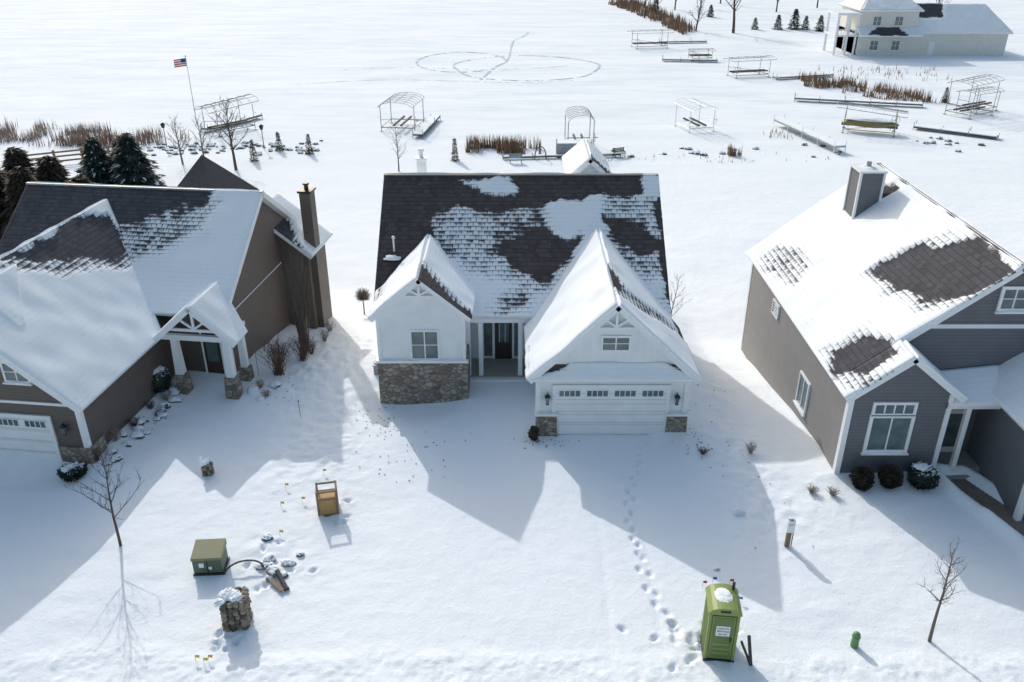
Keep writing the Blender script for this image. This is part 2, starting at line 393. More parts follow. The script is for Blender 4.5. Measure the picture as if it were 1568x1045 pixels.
b.frust(1.6,33.7,-.3,1.1,.5,.45,.46,.42,0);b.frust(7.62,33.7,-.3,1.1,.5,.45,.46,.42,0)
b.done('stone_veneer',[M_stone],H1,world=True)
b=MB()
b.box(-6.68,-2.14,36.6,36.82,2.02,2.14);b.box(-6.66,-6.5,36.82,37.9,2.02,2.14)
b.box(1.06,2.14,33.18,34.0,1.1,1.2);b.box(7.08,8.16,33.18,34.0,1.1,1.2)
b.box(-6.55,-6.38,36.74,36.9,2.14,4.5);b.box(-2.42,-2.26,36.74,36.9,2.14,4.5)
b.box(1.08,1.3,33.38,33.5,1.2,3.1);b.box(7.85,8.07,33.38,33.5,1.2,3.1)
b.box(1.3,7.85,33.38,33.45,2.75,3.1)
for x in(-1.6,.42): b.box(x-.11,x+.11,38.66,38.88,.18,3.3)
b.box(-2.3,-2.12,38.66,38.88,.18,3.3)
b.box(-2.3,1.15,38.62,38.9,3.25,3.55)
b.box(-1.05,-.92,40.5,40.62,.18,2.75);b.box(.0,.12,40.5,40.62,.18,2.75);b.box(-1.6,-1.5,40.5,40.62,.18,2.75);b.box(.55,.66,40.5,40.62,.18,2.75);b.box(-1.6,.66,40.48,40.62,2.75,2.9)
b.box(-2.2,1.15,38.35,38.6,-.5,.10)
b.done('trim',[M_trim],H1,world=True)
b=MB();b.box(-2.2,1.15,38.6,40.6,-.5,.17);b.done('porch_floor',[M_conc],H1,world=True)
b=MB();b.box(-.92,.0,40.52,40.6,.18,2.5,0);b.box(-.75,-.17,40.5,40.52,1.2,2.3,1)
for i in range(1,3): b.box(-.92+i*.3-.06,-.92+i*.3-.03,40.49,40.5,1.2,2.3,2)
b.box(-1.5,-1.05,40.53,40.59,.35,2.65,1);b.box(.12,.55,40.53,40.59,.35,2.65,1)
b.done('front_door',[M_door,M_glass,M_trim],H1,world=True)
garage_door(H1,2.0,7.05,33.42,.02,2.5,True)
lantern(H1,1.62,33.4,1.95,True);lantern(H1,7.52,33.4,1.95,True)
window(H1,'bedroom_window',-4.25,2.95,1.25,1.45,36.78,2,2)
window(H1,'gable_window',4.6,4.75,1.15,.6,33.42,2,2,sill=False)
truss(H1,4.57,6.6,3.8,.96,33.3,True,1.05);truss(H1,-4.4,6.5,2.45,.84,36.7,True,.95)
bareC=[[(-7.4,45.9),(7.2,45.9),(7.2,44.6),(5,44.3),(2,43.9),(.55,43.6),(-2.2,43.8),(-4.15,43.6),(-4.4,43),(-4.4,41.7),(-4.8,41.2),(-5.4,40.4),(-6.0,39.6),(-7.6,38.5)],
 [(-.5,42.1),(1.6,42.55),(3.8,42.35),(2.6,41.1),(1.6,40.2),(.2,40.7),(-.7,41.4)],
 [(4.9,43.2),(7,43.0),(7.9,42.2),(7.3,41.5),(6,41.6),(4.9,42.4)],
 [(7.75,44.5),(8.3,44.5),(8.3,38.4),(7.85,39.5)]]
semiC=[[(-4.7,43.9),(1.8,43.9),(2.3,42.4),(3.4,41.2),(1.7,39.6),(-.3,40.0),(-4.2,41.2)],[(4.9,44.4),(7.9,44.6),(8.1,40.3),(6,40.6),(4.4,41.6)],[(-1.0,39.6),(1.0,39.7),(.8,38.5),(-1,38.5)]]
fullC=[[(-3,45.25),(0,45.4),(.1,44.4),(-1.3,44.55)],[(7.3,45.6),(8.1,45.6),(7.9,44.3),(7.2,44.5)],[(2,44.0),(4.7,44.2),(4.9,42.6),(3.2,42.6)]]
sC=snowfn(.95,bareC,semiC,fullC,.36,3,.25,1.0,.03,.56)
slope(H1,'roof_front',(-7,38.5,3.6),(8,38.5,3.6),(8,45.5,8.9),(-7,45.5,8.9),sC,M_roofb,True,cell=.1)
slope(H1,'roof_back',(-7,52.5,3.6),(8,52.5,3.6),(8,45.5,8.9),(-7,45.5,8.9),snowfn(.9),M_roofb,True)
b=MB();
for i in range(50): b.box(-7.0+.3*i,-7.0+.3*i+.285,45.36,45.64,8.88,8.955)
b.done('ridge_cap',[M_fascia_dark],H1,world=True)
slope(H1,'roof_bedroom_left',(-6.78,36.3,4.55),(-6.78,39.6,4.55),(-4.35,42.3,6.6),(-4.35,36.3,6.6),snowfn(1.02,[],[[(-6.9,38),(-6.3,38),(-6.2,40),(-6.9,40)]],seed=8,ns=.15),M_roofb,True,amp=.13)
slope(H1,'roof_bedroom_right',(-1.92,36.3,4.55),(-1.92,39.6,4.55),(-4.35,42.3,6.6),(-4.35,36.3,6.6),snowfn(1.0,[[(-4.5,36.0),(-1.9,36.0),(-1.9,36.55),(-3.0,36.75),(-3.7,37.3),(-4.5,38.0)]],[[(-4.5,36),(-1.9,36),(-2,36.9),(-3.3,37.4),(-4.4,38.7)]],seed=9,soft=.15,warp=.4,ns=.2),M_roofb,True,cell=.09)
slope(H1,'roof_garage_left',(.72,32.9,3.12),(.72,38.3,3.12),(4.55,42.7,6.8),(4.55,32.9,6.8),snowfn(1.05,[],[[(.5,33.5),(.9,33.5),(.95,35.5),(.5,35.5)]],ns=.1,seed=10),M_roofb,True,amp=.14)
slope(H1,'roof_garage_right',(8.38,32.9,3.12),(8.38,38.3,3.12),(4.55,42.7,6.8),(4.55,32.9,6.8),snowfn(1.0,[[(4.4,37.8),(4.75,37.0),(5.0,36),(4.8,34.8),(4.4,35)],[(7.8,38.8),(8.6,38.8),(8.6,36.8),(8.1,36.6)]],[[(4.5,34),(5.6,34.6),(8.2,36.9),(7.4,37.2),(5.2,36.0),(4.5,38)]],seed=11,soft=.15,ns=.22,warp=.5),M_roofb,True,cell=.1)
slope(H1,'roof_pent',(.9,32.9,3.12),(8.2,32.9,3.12),(7.45,33.5,3.72),(1.65,33.5,3.72),snowfn(1.0,[[(.5,33.6),(2.6,33.6),(2.4,33.35),(.9,33.0)],[(6.6,33.6),(8.2,33.6),(8.3,33.0),(7.2,33.35)]],ns=.15,seed=12,soft=.12,warp=.2),M_roofb,True,cell=.08,thick=.12)
slope(H1,'roof_rear_left',(3.1,46.4,8.4),(3.1,51,8.4),(4.35,51,9.55),(4.35,46.4,9.55),snowfn(.97,seed=13,ns=.1),M_roofb,True)
slope(H1,'roof_rear_right',(5.6,46.4,8.4),(5.6,51,8.4),(4.35,51,9.55),(4.35,46.4,9.55),snowfn(.8,[[(4.3,46.3),(5.7,46.3),(5.7,47),(4.3,47.2)]],seed=14),M_roofb,True)
b=MB();b.prism_y([(3.4,7.0),(5.3,7.0),(5.3,8.5),(4.35,9.3),(3.4,8.5)],46.7,50.8);b.box(-5.35,-4.85,47,47.5,7,9.35)
b.box(-5.42,-4.78,46.93,47.57,9.35,9.43);b.tube((-5.1,47.25,9.4),(-5.1,47.25,9.8),.11,.11,8);b.tube((-5.1,47.25,9.8),(-5.1,47.25,9.92),.18,.16,8)
b.done('rear_gable_and_chimney',[M_white],H1,world=True)
b=MB();b.tube((-6.15,41.6,5.8),(-6.15,41.6,6.65),.05,.05,8);b.tube((-6.15,41.6,6.65),(-6.15,41.6,6.78),.09,.08,8);b.blob((-6.2,41.2,5.72),.42,.3,.16,1,seed=2,half=True,nu=10)
b.done('vent_pipe',[M_trim,M_snow],H1,world=True,smooth=True)
b=MB();b.box(-7.3,-6.8,39.2,40.0,-.8,.45);b.box(-7.34,-6.76,39.16,40.04,.45,.5,1);b.blob((-7.05,39.6,.5),.27,.38,.12,2,half=True,seed=3)
b.done('heat_pump',[M_grey,M_alu,M_snow],H1,world=True)

# ================================================================ RIGHT HOUSE
H2=empty('gray_house',(18,36,0))
b=MB()
b.prism_y([(13.98,-3.2),(26.6,-3.2),(26.6,4.15),(20.3,9.0),(13.98,4.15)],31.6,45.9,0)
b.prism_y([(14.0,-.6),(18.15,-.6),(18.15,4.2),(16.07,5.78),(14.0,4.2)],30.1,31.7,0)
b.prism_y([(20.3,-.6),(28.2,-.6),(28.2,4.1),(24.25,7.1),(20.3,4.1)],27.2,32,0)
b.done('walls',[M_gray],H2,world=True)
b=MB();b.box(13.93,14.02,30.3,45.7,-3.1,4.1);b.done('side_siding',[M_gray_sunlit],H2,world=True)
b=MB()
b.box(13.9,14.12,30.04,30.3,-.5,4.1);b.box(18.0,18.2,30.04,30.24,-.5,4.1);b.box(20.22,20.45,27.1,27.34,-.5,4.0)
b.box(13.9,14.1,45.7,45.95,-3.1,4.1)
b.box(17.0,23.6,31.52,31.62,6.42,6.6)
b.box(18.9,19.1,30.1,30.3,0,3.7)
b.done('trim',[M_trim],H2,world=True)
window(H2,'front_window_lower',15.85,2.2,1.6,1.6,30.08,2,1,fr=.14)
window(H2,'front_window_transom',15.85,3.42,1.6,.42,30.08,4,1,fr=.12,sill=False)
window(H2,'gable_window',20.45,7.75,1.0,.85,31.56,2,2,fr=.13)
window(H2,'side_window',13.9,1.3,1.2,1.5,35.0,2,1,rot=-math.pi/2)
window(H2,'side_vent',13.9,3.1,.9,.6,40.6,1,4,rot=-math.pi/2,sill=False)
b=MB();b.box(18.9,19.8,31.5,31.62,.3,2.5,0);b.box(19.05,19.65,31.48,31.5,.6,2.3,1);b.done('front_door',[M_trim,M_glass],H2,world=True)
b=MB();b.box(18.2,20.3,30.3,31.6,-.4,.28);b.box(18.4,20.1,29.9,30.3,-.4,.12);b.done('porch_steps',[M_conc],H2,world=True)
sR=snowfn(1.0,[[(16.9,36.9),(18.2,36.8),(19.5,35.6),(20.2,32.6),(20.1,31.2),(18.9,31.4),(17.8,32.2),(17.0,34.4)],[(14.0,32.9),(15.1,32.8),(15.9,31.8),(15.7,30.7),(14.7,30.4),(14.0,31.4)],[(19.4,43.6),(20.0,43.2),(19.9,42.2),(19.2,42.4)]],
  [[(16.6,37.1),(18.2,37.2),(19.9,36),(20.2,31.2),(18.6,31.2),(17.2,32.0),(16.6,34.4)],[(13.7,44.8),(14.8,44.9),(15.5,43.3),(15.4,41.0),(14.4,39.8),(13.8,42.5)],[(13.6,31.0),(14.2,31.1),(15.4,29.5),(14,29.5)],[(13.7,33.4),(15.2,33.3),(16.2,31.8),(15.8,30.3),(13.7,30.2)]],ns=.24,seed=31,soft=.2,warp=.9,bl=.1,sl=.6)
slope(H2,'roof_main_left',(13.6,31.2,4.05),(13.6,46.3,4.05),(20.3,46.3,9.3),(20.3,31.2,9.3),sR,M_roof,True,cell=.1)
slope(H2,'roof_main_right',(27,31.2,4.05),(27,46.3,4.05),(20.3,46.3,9.3),(20.3,31.2,9.3),snowfn(.9),M_roof,True)
slope(H2,'roof_bump_left',(13.6,29.7,4.05),(13.6,31.2,4.05),(16.07,31.2,5.985),(16.07,29.7,5.985),sR,M_roof,True)
slope(H2,'roof_bump_right',(18.5,29.7,4.05),(18.5,31.58,4.05),(16.07,31.58,5.985),(16.07,29.7,5.985),snowfn(1.0,ns=.1),M_roof,True)
slope(H2,'roof_wing_left',(19.9,26.8,3.85),(19.9,31.5,3.85),(24.25,36.0,7.25),(24.25,26.8,7.25),snowfn(1.0,ns=.1),M_roof,True)
slope(H2,'roof_wing_right',(28.6,26.8,3.85),(28.6,31.5,3.85),(24.25,36.0,7.25),(24.25,26.8,7.25),snowfn(1.0,ns=.1),M_roof,True)
slope(H2,'roof_porch',(18.0,29.95,3.62),(20.2,29.95,3.62),(20.6,31.58,4.6),(18.0,31.58,4.3),snowfn(1.0,ns=.1),M_roof,True)
b=MB()
cx0,cx1,cy0,cy1=17.8,19.0,42.4,43.8
b.box(cx0,cx1,cy0,cy1,6.8,9.9,0)
for (x,y) in ((cx0,cy0),(cx1,cy0),(cx0,cy1),(cx1,cy1)): b.box(x-.06,x+.06,y-.06,y+.06,6.8,9.88,1)
b.box(cx0-.1,cx1+.1,cy0-.1,cy1+.1,9.9,10.0,1);b.tube((18.4,43.1,10),(18.4,43.1,10.3),.13,.13,8,2);b.blob((18.4,43.1,10.0),.5,.6,.08,3,half=True,seed=1)
b.done('chimney',[M_gray,M_trim,M_alu,M_snow],H2,world=True)
b=MB();b.box(20.16,20.4,31.25,46.3,9.28,9.36);b.done('ridge_cap',[M_fascia_dark],H2,world=True)

# ================================================================ LEFT HOUSE
H3=empty('brown_house',(-13.4,44.3,0),R(-7))
b=MB()
pent=[(-5.6,-3.2),(-5.6,4.0),(0,8.0),(6.0,3.9),(6.0,-3.2)]
b.prism_x(pent,-13.2,-.4,0)
b.prism_y([(-13.8,-.6),(-3.4,-.6),(-3.4,3.2),(-8.6,7.5),(-13.8,3.2)],-13.9,-5,0)
b.prism_y([(-2.9,-3),(1.25,-3),(1.25,4.2),(-1.5,6.15),(-2.9,4.9)],2.2,5.2,0)
b.done('walls',[M_brown],H3)
b=MB()
b.box(-3.58,-3.34,-13.97,-13.75,-.4,3.1);b.box(-.5,-.34,-5.68,-5.5,-2,3.8);b.box(-.44,-.37,-5.5,2.1,3.39,3.44)
b.frust(-2.35,-7.35,1.1,3.1,.2,.2,.15,.15);b.frust(.3,-7.35,1.1,3.1,.2,.2,.15,.15);b.frust(.3,-5.75,.4,3.4,.17,.17,.14,.14)
b.beam((-3.0,-7.4,3.18),(.95,-7.4,3.18),.22,.28);b.beam((.5,-7.4,3.25),(.5,-5.6,3.25),.16,.2)
b.box(-1.95,-1.85,-5.66,-5.58,.1,2.6);b.box(-.95,-.85,-5.66,-5.58,.1,2.6);b.box(-1.95,-.85,-5.67,-5.58,2.6,2.72)
b.box(-13,-3.4,-13.96,-13.9,3.0,3.12)
b.done('trim',[M_trim],H3)
b=MB();b.frust(-2.35,-7.35,-.4,1.1,.34,.34,.29,.29);b.frust(.3,-7.35,-.4,1.1,.34,.34,.29,.29);b.frust(.3,-5.75,-.4,.8,.3,.3,.25,.25)
b.box(-4.75,-3.3,-14.02,-13.86,-.4,.95);b.box(-3.42,-3.28,-13.86,-12.9,-.4,.95)
b.done('stone_bases',[M_stone],H3)
b=MB();b.box(-1.85,-.95,-5.64,-5.58,.1,2.6,0);b.box(-1.7,-1.1,-5.66,-5.64,.9,2.4,1);b.done('front_door',[M_door,M_glass],H3)
truss(H3,-1.0,5.0,2.05,.88,-7.75,False,1.25)
b=MB();b.prism_y([(-2.6,3.5),(.6,3.5),(-1.0,4.95)],-6.6,-6.45);b.done('porch_gable',[M_brown],H3)
garage_door(H3,-10.0,-4.95,-13.93,.02,2.3,False)
lantern(H3,-4.2,-13.95,1.9,False)
window(H3,'gable_window',-5.8,4.55,1.0,.8,-13.92,2,2,world=False)
sL=snowfn(1.0,[[(-14,.3),(-2.8,.3),(-3.0,-.8),(-4,-1.0),(-6,-1.5),(-7.9,-2.0),(-8.6,-2.3),(-14,-5)]],[[(-9,-1),(-2.2,-.6),(-2.6,-2.2),(-4.5,-3.6),(-6.4,-4.6),(-7.4,-3.8)]],ns=.28,seed=51,soft=.3,warp=.8,sl=.55)
slope(H3,'roof_main_front',(-13.6,-6.4,3.88),(0,-6.4,3.88),(0,0,8.3),(-13.6,0,8.3),sL,M_roof,cell=.1)
slope(H3,'roof_main_back',(-13.6,6.4,3.88),(0,6.4,3.88),(0,0,8.3),(-13.6,0,8.3),snowfn(.9),M_roof)
b=MB();b.box(-13.6,0,-.12,.12,8.28,8.37);b.done('ridge_cap',[M_grey],H3)
sW=snowfn(1.02,[[(-8.5,-2.9),(-8.0,-1.7),(-6.9,-2.6),(-6.2,-4.0),(-6.7,-5.4),(-7.6,-7.4),(-8.5,-9.6)]],[[(-8.5,-2.4),(-6,-2),(-5.6,-4.2),(-6.2,-5.9),(-7,-8.2),(-8.4,-11)]],ns=.2,seed=57,soft=.22,warp=.7)
slope(H3,'roof_wing_right',(-2.95,-14.4,3.1),(-2.95,-7.3,3.1),(-8.6,-.72,7.8),(-8.6,-14.4,7.8),sW,M_roof,cell=.1)
slope(H3,'roof_wing_left',(-14.25,-14.4,3.1),(-14.25,-7.3,3.1),(-8.6,-.72,7.8),(-8.6,-14.4,7.8),snowfn(1.0,ns=.15,seed=58),M_roof)
slope(H3,'roof_porch_left',(-3.1,-8.0,3.2),(-3.1,-7.2,3.2),(-1.0,-4.6,5.05),(-1.0,-8.0,5.05),snowfn(1.0,ns=.1),M_roof)
slope(H3,'roof_porch_right',(1.1,-8.0,3.2),(1.1,-6.6,3.2),(-1.0,-4.6,5.05),(-1.0,-8.0,5.05),snowfn(1.0,ns=.1),M_roof)
slope(H3,'roof_dormer_right',(-6.2,-12.6,5.85),(-6.2,-12.2,5.85),(-8.0,-9.5,7.5),(-8.0,-12.6,7.5),snowfn(1.0,ns=.1),M_roof)
slope(H3,'roof_dormer_left',(-9.8,-12.6,5.85),(-9.8,-12.2,5.85),(-8.0,-9.5,7.5),(-8.0,-12.6,7.5),snowfn(1.0,ns=.1),M_roof)
b=MB();b.prism_y([(-9.4,5.6),(-6.6,5.6),(-6.6,6.1),(-8.0,7.3),(-9.4,6.1)],-12.3,-10);b.done('dormer_wall',[M_white],H3)
slope(H3,'roof_rear_a1',(-3.3,1.7,4.9),(-3.3,5.5,4.9),(-1.5,5.5,6.5),(-1.5,1.7,6.5),snowfn(.3,seed=61),M_roof)
slope(H3,'roof_rear_a2',(1.7,1.7,4.0),(1.7,5.5,4.0),(-1.5,5.5,6.5),(-1.5,1.7,6.5),snowfn(.95,[[(-1.6,1.6),(1.0,1.6),(-.4,3.4)]],seed=62),M_roof)
b=MB();b.add([(-8.3,3.0,5.6),(-4.2,3.0,5.6),(-4.2,9,5.6),(-8.3,9,5.6),(-6.2,6.0,8.6)],[(0,1,4),(1,2,4),(2,3,4),(3,0,4),(3,2,1,0)]);b.done('roof_rear_hip',[simple('hip_shingle',(.07,.065,.068),.85,var=.4)],H3)
b=MB();b.box(.98,1.62,2.6,3.4,-2.5,7.5,0);b.box(.90,1.70,2.52,3.48,7.5,7.62,1);b.tube((1.3,3.0,7.62),(1.3,3.0,7.9),.13,.13,8,1);b.tube((1.3,3.0,7.9),(1.3,3.0,8.0),.2,.2,8,1)
b.done('chimney',[M_brown,M_black],H3)

# ================================================================ GROUND
def axis(segs):
    out=[]
    for a,b_,st in segs:
        n=max(1,int(round((b_-a)/st)));out+=list(np.linspace(a,b_,n,endpoint=False))
    out.append(segs[-1][1]);return np.array(out)
xs=axis([(-3000,-400,260),(-400,-100,15),(-100,-40,1.5),(-40,-20,.3),(-20,21,.085),(21,45,.3),(45,110,1.2),(110,400,15),(400,3000,260)])
ys=axis([(-200,0,20),(0,16,1),(16,34,.085),(34,46,.16),(46,120,.5),(120,260,1.6),(260,600,12),(600,4000,260)])
X,Y=np.meshgrid(xs,ys)
Z=gz(X,Y)
near=1-sstep(60,95,Y)
Z+=fbm(X,Y,5,1,3)*.20*near*sstep(17,24,Y)
Z+=fbm(X*.6+Y*.3,Y*1.2-X*.2,1.6,4,3)*.07*near
Z+=fbm(X*.5+Y*.15,Y,.7,14,3)*.03*near
Z+=fbm(X*.35,Y,9,6,3)*.20*sstep(75,105,Y)*(1-sstep(300,600,Y))
Z+=fbm(X*.5,Y,3,26,2)*.05*sstep(60,80,Y)*(1-sstep(140,200,Y))
Z+=-.40*np.exp(-(((X+5)/3.0)**2+((Y-36.2)/1.8)**2))
dr=sstep(-.6,.9,sdf(X,Y,[(-5.2,19),(8.8,19),(8.6,33),(1.0,33.2),(.6,38.2),(-2.1,38.4),(-2.6,36.4),(-4.5,32)]))
Z=Z*(1-dr*.65)
rd=1-sstep(19.7,20.6,Y+fbm(X,Y,2.5,8)*1.3)
Z+=rd*(np.abs(fbm(X,Y,.22,9,3))*.15+fbm(X,Y,.7,19,3)*.08+.03)
for tx in (3.3,5.0):
    Z+=-.02*np.exp(-((X-tx-.15*np.sin(Y*.3))/.16)**2)*sstep(19.5,21,Y)*(1-sstep(30,32,Y))
for (cx,cy,rx,ry,am) in ((-9.5,36,2.2,5,.12),(10.2,37,1.6,7,.10),(-11.5,41,1.5,4,.12),(9.6,32,1.3,2,.08),(-9,24.5,1.6,2,.08),(10.5,28,3,3,.06),(6.1,20.8,1.4,.8,.05),(-7.3,28,1.3,1,.06),(-8,31.5,2.5,2,.06),(-8.5,47,2,8,.10)):
    w=np.exp(-(((X-cx)/rx)**2+((Y-cy)/ry)**2));Z+=w*am*fbm(X,Y,.45,12,3)*2
def drift(poly,h,wd):
    global Z
    d=sdf(X,Y,poly);Z+=h*np.exp(-(np.maximum(-d,0)/wd)**1.4)*(.6+.8*vnoise(X,Y,1.5,3))
drift([(7.2,33.4),(8.1,33.4),(8.1,44),(7.2,44)],.2,.6)
drift([(13.9,30.1),(18.1,30.1),(18.1,32),(26,32),(26,46),(13.9,46)],.2,.6)
c7,s7=math.cos(R(-7)),math.sin(R(-7))
def L3(u,v): return (-13.4+u*c7-v*s7,44.3+u*s7+v*c7)
drift([L3(-3.4,-13.9),L3(-3.4,-5.6),L3(-.4,-5.6),L3(-.4,6),L3(-13,6),L3(-13,-13.9)],.25,.8)
pw=sdf(X,Y,[(18.55,30.0),(19.6,30.0),(21.3,26.0),(21.5,22),(20.2,22),(20.0,26.0)])
Z+=.3*np.exp(-((pw+.35)/.3)**2)*(.7+.6*vnoise(X,Y,.6,2));Z=np.where(pw>0,Z*(1-sstep(0,.12,pw))-.05*sstep(0,.12,pw),Z)
rnd=random.Random(5)
path=[(5.9,32.4),(5.3,30),(4.75,27.6),(4.7,26),(4.9,24.3),(5.05,23),(5.3,22),(5.9,21.1)]
steps=[];acc=0
for i in range(len(path)-1):
    (ax,ay),(bx,by)=path[i],path[i+1];L=math.hypot(bx-ax,by-ay);k=int(L/.42)
    for j in range(k):
        t=j/k;px_=ax+(bx-ax)*t;py_=ay+(by-ay)*t;nx,ny=(by-ay)/L,-(bx-ax)/L;side=.11 if (acc%2) else -.11;acc+=1
        steps.append((px_+nx*side+rnd.gauss(0,.05),py_+ny*side+rnd.gauss(0,.06),math.atan2(by-ay,bx-ax)))
for i in range(26): steps.append((rnd.gauss(5.95,.6),rnd.gauss(20.9,.4),rnd.uniform(0,6.28)))
for i in range(10): steps.append((rnd.gauss(-8.9,.6),rnd.gauss(24.4,.8),rnd.uniform(0,6.28)))
for i in range(9): steps.append((rnd.gauss(-7.4,.6),rnd.gauss(27.6,.5),rnd.uniform(0,6.28)))
for i in range(8): steps.append((rnd.gauss(-9.2,.5),rnd.gauss(21.0,.4),rnd.uniform(0,6.28)))
for (fx,fy,a) in steps:
    ix=np.searchsorted(xs,[fx-.6,fx+.6]);iy=np.searchsorted(ys,[fy-.6,fy+.6])
    sx=X[iy[0]:iy[1],ix[0]:ix[1]]-fx;sy=Y[iy[0]:iy[1],ix[0]:ix[1]]-fy
    u=sx*math.cos(a)+sy*math.sin(a);v=-sx*math.sin(a)+sy*math.cos(a)
    r=np.sqrt((u/.17)**2+(v/.10)**2);k=rnd.uniform(.8,1.3)
    Z[iy[0]:iy[1],ix[0]:ix[1]]+=-.12*k*np.exp(-r**3)+.018*np.exp(-((r-1.5)/.5)**2)
nx_,ny_=len(xs),len(ys)
V=np.stack([X,Y,Z],-1).reshape(-1,3).astype(np.float32)
idx=np.arange(nx_*ny_).reshape(ny_,nx_)
Fq=np.stack([idx[:-1,:-1],idx[:-1,1:],idx[1:,1:],idx[1:,:-1]],-1).reshape(-1,4).astype(np.int32)
me=bpy.data.meshes.new('ground');me.vertices.add(len(V));me.vertices.foreach_set('co',V.reshape(-1))
me.loops.add(Fq.size);me.loops.foreach_set('vertex_index',Fq.reshape(-1))
me.polygons.add(len(Fq));me.polygons.foreach_set('loop_start',np.arange(0,Fq.size,4,dtype=np.int32));me.polygons.foreach_set('loop_total',np.full(len(Fq),4,np.int32))
me.polygons.foreach_set('use_smooth',np.ones(len(Fq),bool));me.update(calc_edges=True);me.validate()
me.materials.append(M_ground)
g=bpy.data.objects.new('ground',me);scene.collection.objects.link(g)
def gh(x,y):
    i=min(max(np.searchsorted(xs,x),0),nx_-1);j=min(max(np.searchsorted(ys,y),0),ny_-1);return float(Z[j,i])
b=MB();b.add([(18.5,30.1,-.02),(19.7,30.1,-.02),(21.4,26,-.02),(21.6,22,-.02),(20.1,22,-.02),(19.9,26,-.02)],[(5,4,3,2,1,0)]);b.done('front_path',[M_wetconc])
# ---------------------------------------------------------------- vegetation
def bare_tree(name,x,y,h,r,seed,spread=.45,first=.3,nb=16,mat_=None,sub=5,lev=2):
    rnd=random.Random(seed);b=MB();z0=gh(x,y)-.05
    def br(p,d,L,rad,lv):
        n=4 if lv==0 else 3;pts=[p];q=Vector(p);dd=Vector(d)
        for i in range(n):
            dd=(dd+Vector((rnd.gauss(0,.09),rnd.gauss(0,.09),rnd.gauss(.05,.05)))).normalized()
            q=q+dd*(L/n);pts.append(q.copy());b.tube(pts[-2],pts[-1],rad*(1-i/n*.8),rad*(1-(i+1)/n*.8),4 if lv else 5,cap=False)
            if lv<lev:
                for k in range(max(1,int(sub/n))+ (1 if rnd.random()<.5 else 0)):
                    t=rnd.random();pp=pts[-2].lerp(pts[-1],t)
                    side=Vector((rnd.gauss(0,1),rnd.gauss(0,1),rnd.gauss(.3,.5))).normalized()
                    nd=(dd*.8+side*.75).normalized();br(pp,nd,L*rnd.uniform(.3,.5)*(1-i/n*.3),rad*.5,lv+1)
    p=Vector((0,0,0));d=Vector((0,0,1));k=9;tp=[p.copy()]
    for i in range(k):
        d=(d+Vector((rnd.gauss(0,.035),rnd.gauss(0,.035),.1))).normalized();p=p+d*(h*.93/k);tp.append(p.copy())
        b.tube(tp[-2],tp[-1],r*(1-i/k*.85),r*(1-(i+1)/k*.85),7,cap=False)
    for i in range(nb):
        t=first+(1-first)*(i+rnd.random()*.6)/nb;f=t*k;j=min(k-1,int(f));pp=tp[j].lerp(tp[j+1],f-j)
        a=i*2.4+rnd.random();up=.75+.6*t
        dd=Vector((math.cos(a),math.sin(a),up)).normalized()
        br(pp,dd,h*spread*(1.1-.75*(t-first)/(1-first))*rnd.uniform(.8,1.1),r*.38*(1.15-t*.7),0)
    return b.done(name,[mat_ or M_bark],loc=(x,y,z0))
bare_tree('young_tree',-15.1,25.6,4.5,.06,3,.38,.3,15)
bare_tree('young_tree',14.0,20.8,4.0,.065,8,.28,.38,14,M_bark2)
bare_tree('bare_tree',-28.9,87.4,7.2,.17,11,.42,.3,16,M_bark)
bare_tree('bare_tree',-35.2,89.5,5.2,.11,12,.42,.2,14,M_bark2)
bare_tree('bare_tree',-33.2,90.5,5.0,.1,13,.42,.2,14,M_bark2)
bare_tree('bare_tree',-11.8,86.9,5.2,.08,14,.3,.25,12,M_bark2)
bare_tree('bare_tree',9.4,45.5,4.6,.045,15,.28,.3,11,M_bark2)
bare_tree('bare_tree',48.6,197,14,.35,16,.4,.3,14,M_bark)
for i,(x,y,h) in enumerate(((37,232,11),(33,225,9),(41,200,8),(30,250,12),(44,245,10),(52,250,11),(60,262,12),(96,205,10),(70,240,10),(84,250,11))): bare_tree('bare_tree',x,y,h,.22,20+i,.42,.2,12,M_bark,4)
def shrub(name,x,y,h,w,n,seed,mat_,r=.012,fork=2):
    rnd=random.Random(seed);b=MB();z0=gh(x,y)-.03
    for i in range(n):
        a=rnd.uniform(0,6.28);rr=rnd.random()**.5
        p=Vector((rnd.gauss(0,w*.12),rnd.gauss(0,w*.12),0));e=Vector((math.cos(a)*rr*w,math.sin(a)*rr*w,h*rnd.uniform(.65,1)*(1-.3*rr*rr)))
        m=p.lerp(e,.5)+Vector((rnd.gauss(0,.05),rnd.gauss(0,.05),h*.08))
        b.tube(p,m,r,r*.8,4,cap=False);b.tube(m,e,r*.8,r*.35,3,cap=False)
        for k in range(fork):
            t=rnd.uniform(.2,.9);q=m.lerp(e,t);b.tube(q,q+Vector((rnd.gauss(0,w*.25),rnd.gauss(0,w*.25),h*rnd.uniform(.1,.3))),r*.6,r*.3,3,cap=False)
    return b.done(name,[mat_,M_snow],loc=(x,y,z0))
